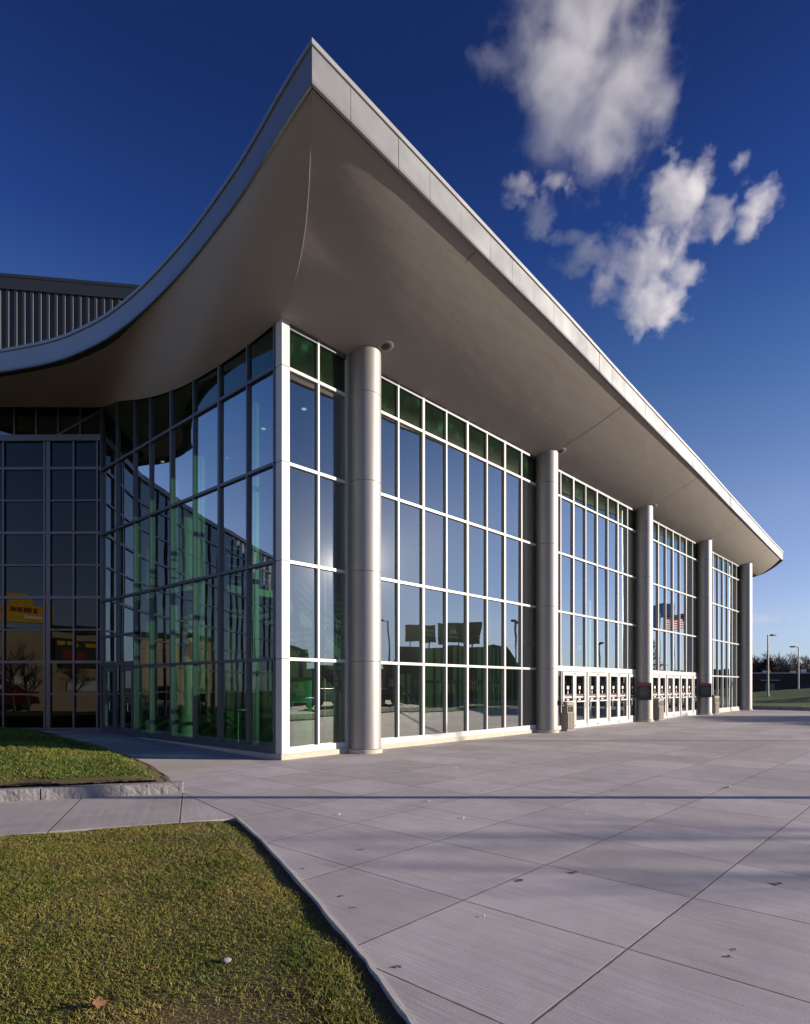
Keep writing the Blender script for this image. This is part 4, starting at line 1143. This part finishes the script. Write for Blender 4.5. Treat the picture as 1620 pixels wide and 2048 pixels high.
wbox('wall','tan',-260,330,1432,1262,-8,0)
wbox('roof','shingle',-264,334,1262,1252,-8.1,.2)
sg=wbox('sign_band','yellow',22,99,1240,1206,-.3,.1); wbox('sign_top','yellow',28,60,1205.9,1192,-.3,.09,sg)
for q,(a,b) in enumerate(((30,38),(40,47),(49,57),(60,66),(80,95))): wbox('lettering','red',a,b,1220,1211,.101,.12,sg)
wbox('lettering','white',48,97,1232,1226,.101,.12,sg)
df=wbox('dark_fascia','dkgreen',107,230,1332,1276,.003,.2)
for q,(a,b) in enumerate(((110,122),(125,137),(150,165),(172,192))): wbox('lettering','yellow',a,b,1290,1282,.201,.22,df)
wbox('red_panel','red',119,150,1322,1302,.201,.22,df)
wbox('banner','white_in',22,70,1378,1364,.003,.05); wbox('banner','white_in',115,178,1380,1360,.003,.05)
for q in range(5): wbox('window','door_glass',-240+60*q,-205+60*q,1410,1375,.003,.05)
for i,(px,zc) in enumerate(((28,38),(60,40),(150,37))):
    o=copy_tree(protos[i]); q=wm(px,zc); o.location=(q.x,q.y,-.1); o.scale=(.5,)*3; o['label']=['leafless young street tree before the tan store, mirrored in the wing','leafless slim tree before the yellow sign, mirrored in the wing','leafless spreading tree before the dark fascia, mirrored in the wing'][i]; del o['group']
# bare street trees beyond the right edge whose twigs mottle the light on the plaza
for i,(xc,zc,s) in enumerate(((33.5,5.85,.76),(36,4.45,.70),(31,3.2,.52))):
    o=copy_tree(protos[(i+1)%4]); o.location=(*cw(xc,zc),-.1); o.scale=(s,)*3
    o['label']=['bare tall street tree right of the plaza nearest the camera','bare broad street tree right of the plaza behind the nearest one','bare far street tree at the right of the plaza'][i]; del o['group']
# parked cars along the street
def car(x,y,rz,m,label):
    t=thing('parked_car',label,'car',(x,y,-.06),rz,'cars parked along the street')
    g=MB(); pr=[(-2.2,.45),(-2.2,.80),(-2.05,.88),(-1.2,.93),(-.55,1.42),(.75,1.44),(1.45,.98),(2.1,.90),(2.25,.70),(2.25,.42)]
    n=len(pr); V=[(p[0],-.82+(.12 if p[1]>1.2 else 0),p[1]) for p in pr]+[(p[0],.82-(.12 if p[1]>1.2 else 0),p[1]) for p in pr]
    g.add(V,[(i,(i+1)%n,n+(i+1)%n,n+i) for i in range(n)]+[tuple(range(n-1,-1,-1)),tuple(range(n,2*n))]); g.build('body',M[m],t,bevel=.05,recalc=True)
    g=MB()
    for sy in (-.80,.80): g.add([(-1.0,sy,.98),(1.15,sy,.98),(.68,sy*.87,1.36),(-.5,sy*.87,1.36)],[(0,1,2,3)])
    for v in range(len(g.v)): p=g.v[v]; g.v[v]=(p[0],p[1]+(.012 if p[1]>0 else -.012),p[2])
    g.build('side_window',M['black'],t)
    for wx in (-1.35,1.4):
        for wy in (-.78,.78):
            g=MB(); nn=20; P=[(wx+.33*math.cos(6.283*k/nn),wy-.11,.33+.33*math.sin(6.283*k/nn)) for k in range(nn)]+[(wx+.33*math.cos(6.283*k/nn),wy+.11,.33+.33*math.sin(6.283*k/nn)) for k in range(nn)]
            g.add(P,[(k,(k+1)%nn,nn+(k+1)%nn,nn+k) for k in range(nn)]+[tuple(range(nn)),tuple(range(nn,2*nn))]); g.build('wheel',M['tyre'],t)
    for sy in (-.6,.6):
        g=MB(); g.box(2.2,2.262,sy-.16,sy+.16,.66,.78); g.build('headlight',M['white'],t)
car(33,-16,R(4),'cargrey','silver saloon car parked across the street facing the plaza end')
car(39,-16.3,R(2),'carblue','dark saloon car parked across the street next to the silver one')
car(46,-17,R(0),'carblue','dark saloon car parked across the street before the corner store')
q=wm(4,43); car(q.x,q.y,math.atan2(RA.y,RA.x),'carred','red saloon car parked before the tan store beside the lawn')

# ================================================================== clouds: real volumes high above the roof
def cloud(name,label,D,blobs,dens,nscale,thr,amp,step,depth=.6,aniso=.25,gain=3.0):
    """blobs: (px, py, rx, ry) outline measured in photograph pixels, built at distance D with matching depth"""
    k=D/1222.0
    cs=[((b[0]-810)*k,(1372-b[1])*k+EYE,b[2]*k,b[3]*k,(b[4] if len(b)>4 else 0)*k) for b in blobs]
    x0=min(c[0]-1.25*c[2] for c in cs); x1=max(c[0]+1.25*c[2] for c in cs); y0=min(c[1]-1.25*c[3] for c in cs); y1=max(c[1]+1.25*c[3] for c in cs)
    dz=max(min(c[2],c[3]) for c in cs)*1.3*depth/.6
    ctr=((x0+x1)/2,(y0+y1)/2); w=Vector((*cw(ctr[0],D),ctr[1]))
    bm=bmesh.new(); bmesh.ops.create_cube(bm,size=2.0)
    for v in bm.verts: v.co=Vector((v.co.x*(x1-x0)/2,v.co.y*dz,v.co.z*(y1-y0)/2))
    me=bpy.data.meshes.new(name); bm.to_mesh(me); bm.free()
    o=bpy.data.objects.new(name,me); COL.objects.link(o); o.location=w; o.rotation_euler=(0,0,camrz)
    t=NT(name+'_vapour'); p=t.coord('Object')
    warp=t.n('ShaderNodeTexNoise',Vector=p,Scale=nscale*.9,Detail=3.0,Roughness=.55).outputs['Color']
    wv=t.n('ShaderNodeVectorMath',{'operation':'MULTIPLY_ADD'},i0=warp,i1=(.9/nscale*.35,)*3,i2=p)
    sub=t.n('ShaderNodeVectorMath',{'operation':'SUBTRACT'},i0=wv,i1=(.5*.9/nscale*.35,)*3)
    shape=None
    for (cx_,cy_,rx,ry,zz) in cs:
        q=t.n('ShaderNodeVectorMath',{'operation':'SUBTRACT'},i0=sub,i1=(cx_-ctr[0],zz,cy_-ctr[1]))
        q=t.n('ShaderNodeVectorMath',{'operation':'DIVIDE'},i0=q,i1=(rx,min(rx,ry)*1.15*depth/.6,ry))
        L=t.n('ShaderNodeVectorMath',{'operation':'LENGTH'},i0=q).outputs['Value']
        sh=t.math('SUBTRACT',1.0,L)
        shape=sh if shape is None else t.math('SMOOTH_MAX',shape,sh,.35)
    n=t.noise(p,nscale,10,.66,.25)
    d=t.math('ADD',shape,t.math('MULTIPLY_ADD',n,amp,-.5*amp-thr))
    d=t.math('MULTIPLY',t.math('MULTIPLY',d,gain,clamp=True),dens)
    v=t.n('ShaderNodeVolumePrincipled',Color=c3(.97,.97,.98),Density=d,Anisotropy=aniso)
    t.t.links.new(v.outputs[0],t.out.inputs['Volume'])
    try: t.mat.cycles.volume_step_rate=step
    except Exception: pass
    me.materials.append(t.mat)
    return tag(o,label,'cloud')
cloud('cloud','large soft grey white cloud at the top of the sky above the roof',900,[(1150,40,140,190),(1235,190,125,150),(1110,190,85,120),(1220,300,70,60),(1065,30,80,100),(1330,200,40,50),(985,120,50,40),(1250,-50,130,80)],.0095,1/72,.17,3.2,.3,gain=1.25)
cloud('cloud','bright white torn cloud below the large one with a drooping tail',900,[(1355,400,72,70),(1420,430,60,38),(1300,520,72,46),(1310,612,64,58),(1372,545,48,28),(1195,508,80,28),(1255,475,60,26),(1150,532,48,18),(1215,560,34,40),(1130,478,40,16)],.034,1/36,.10,3.5,.28,gain=1.4)
cloud('cloud','small ragged white cloud left of the torn cloud beside the roof edge',900,[(1085,435,32,38),(1045,378,44,28),(1115,362,40,22)],.026,1/26,.08,3.2,.35,gain=1.4)
cloud('cloud','small white cloud puff at the right of the torn cloud',900,[(1515,408,38,48),(1495,455,26,22)],.030,1/26,.08,3.2,.35,gain=1.4)
cloud('cloud','tiny white cloud wisp above the right hand puff',900,[(1482,322,22,20)],.022,1/20,.2,2.6,.5,gain=2.0)
cloud('cloud','thin low white cloud near the horizon right of the end column',3000,[(1520,1238,60,14),(1490,1233,46,12)],.006,1/110,.16,2.6,.4,gain=1.6)
# ================================================================== render settings
S.render.engine='CYCLES'
cy=S.cycles
cy.use_denoising=True; cy.denoiser='OPENIMAGEDENOISE'
cy.max_bounces=8; cy.diffuse_bounces=3; cy.glossy_bounces=5; cy.transparent_max_bounces=20; cy.transmission_bounces=4; cy.volume_bounces=4
cy.caustics_reflective=False; cy.caustics_refractive=False
cy.sample_clamp_indirect=6.0
cy.use_adaptive_sampling=True; cy.adaptive_threshold=.01
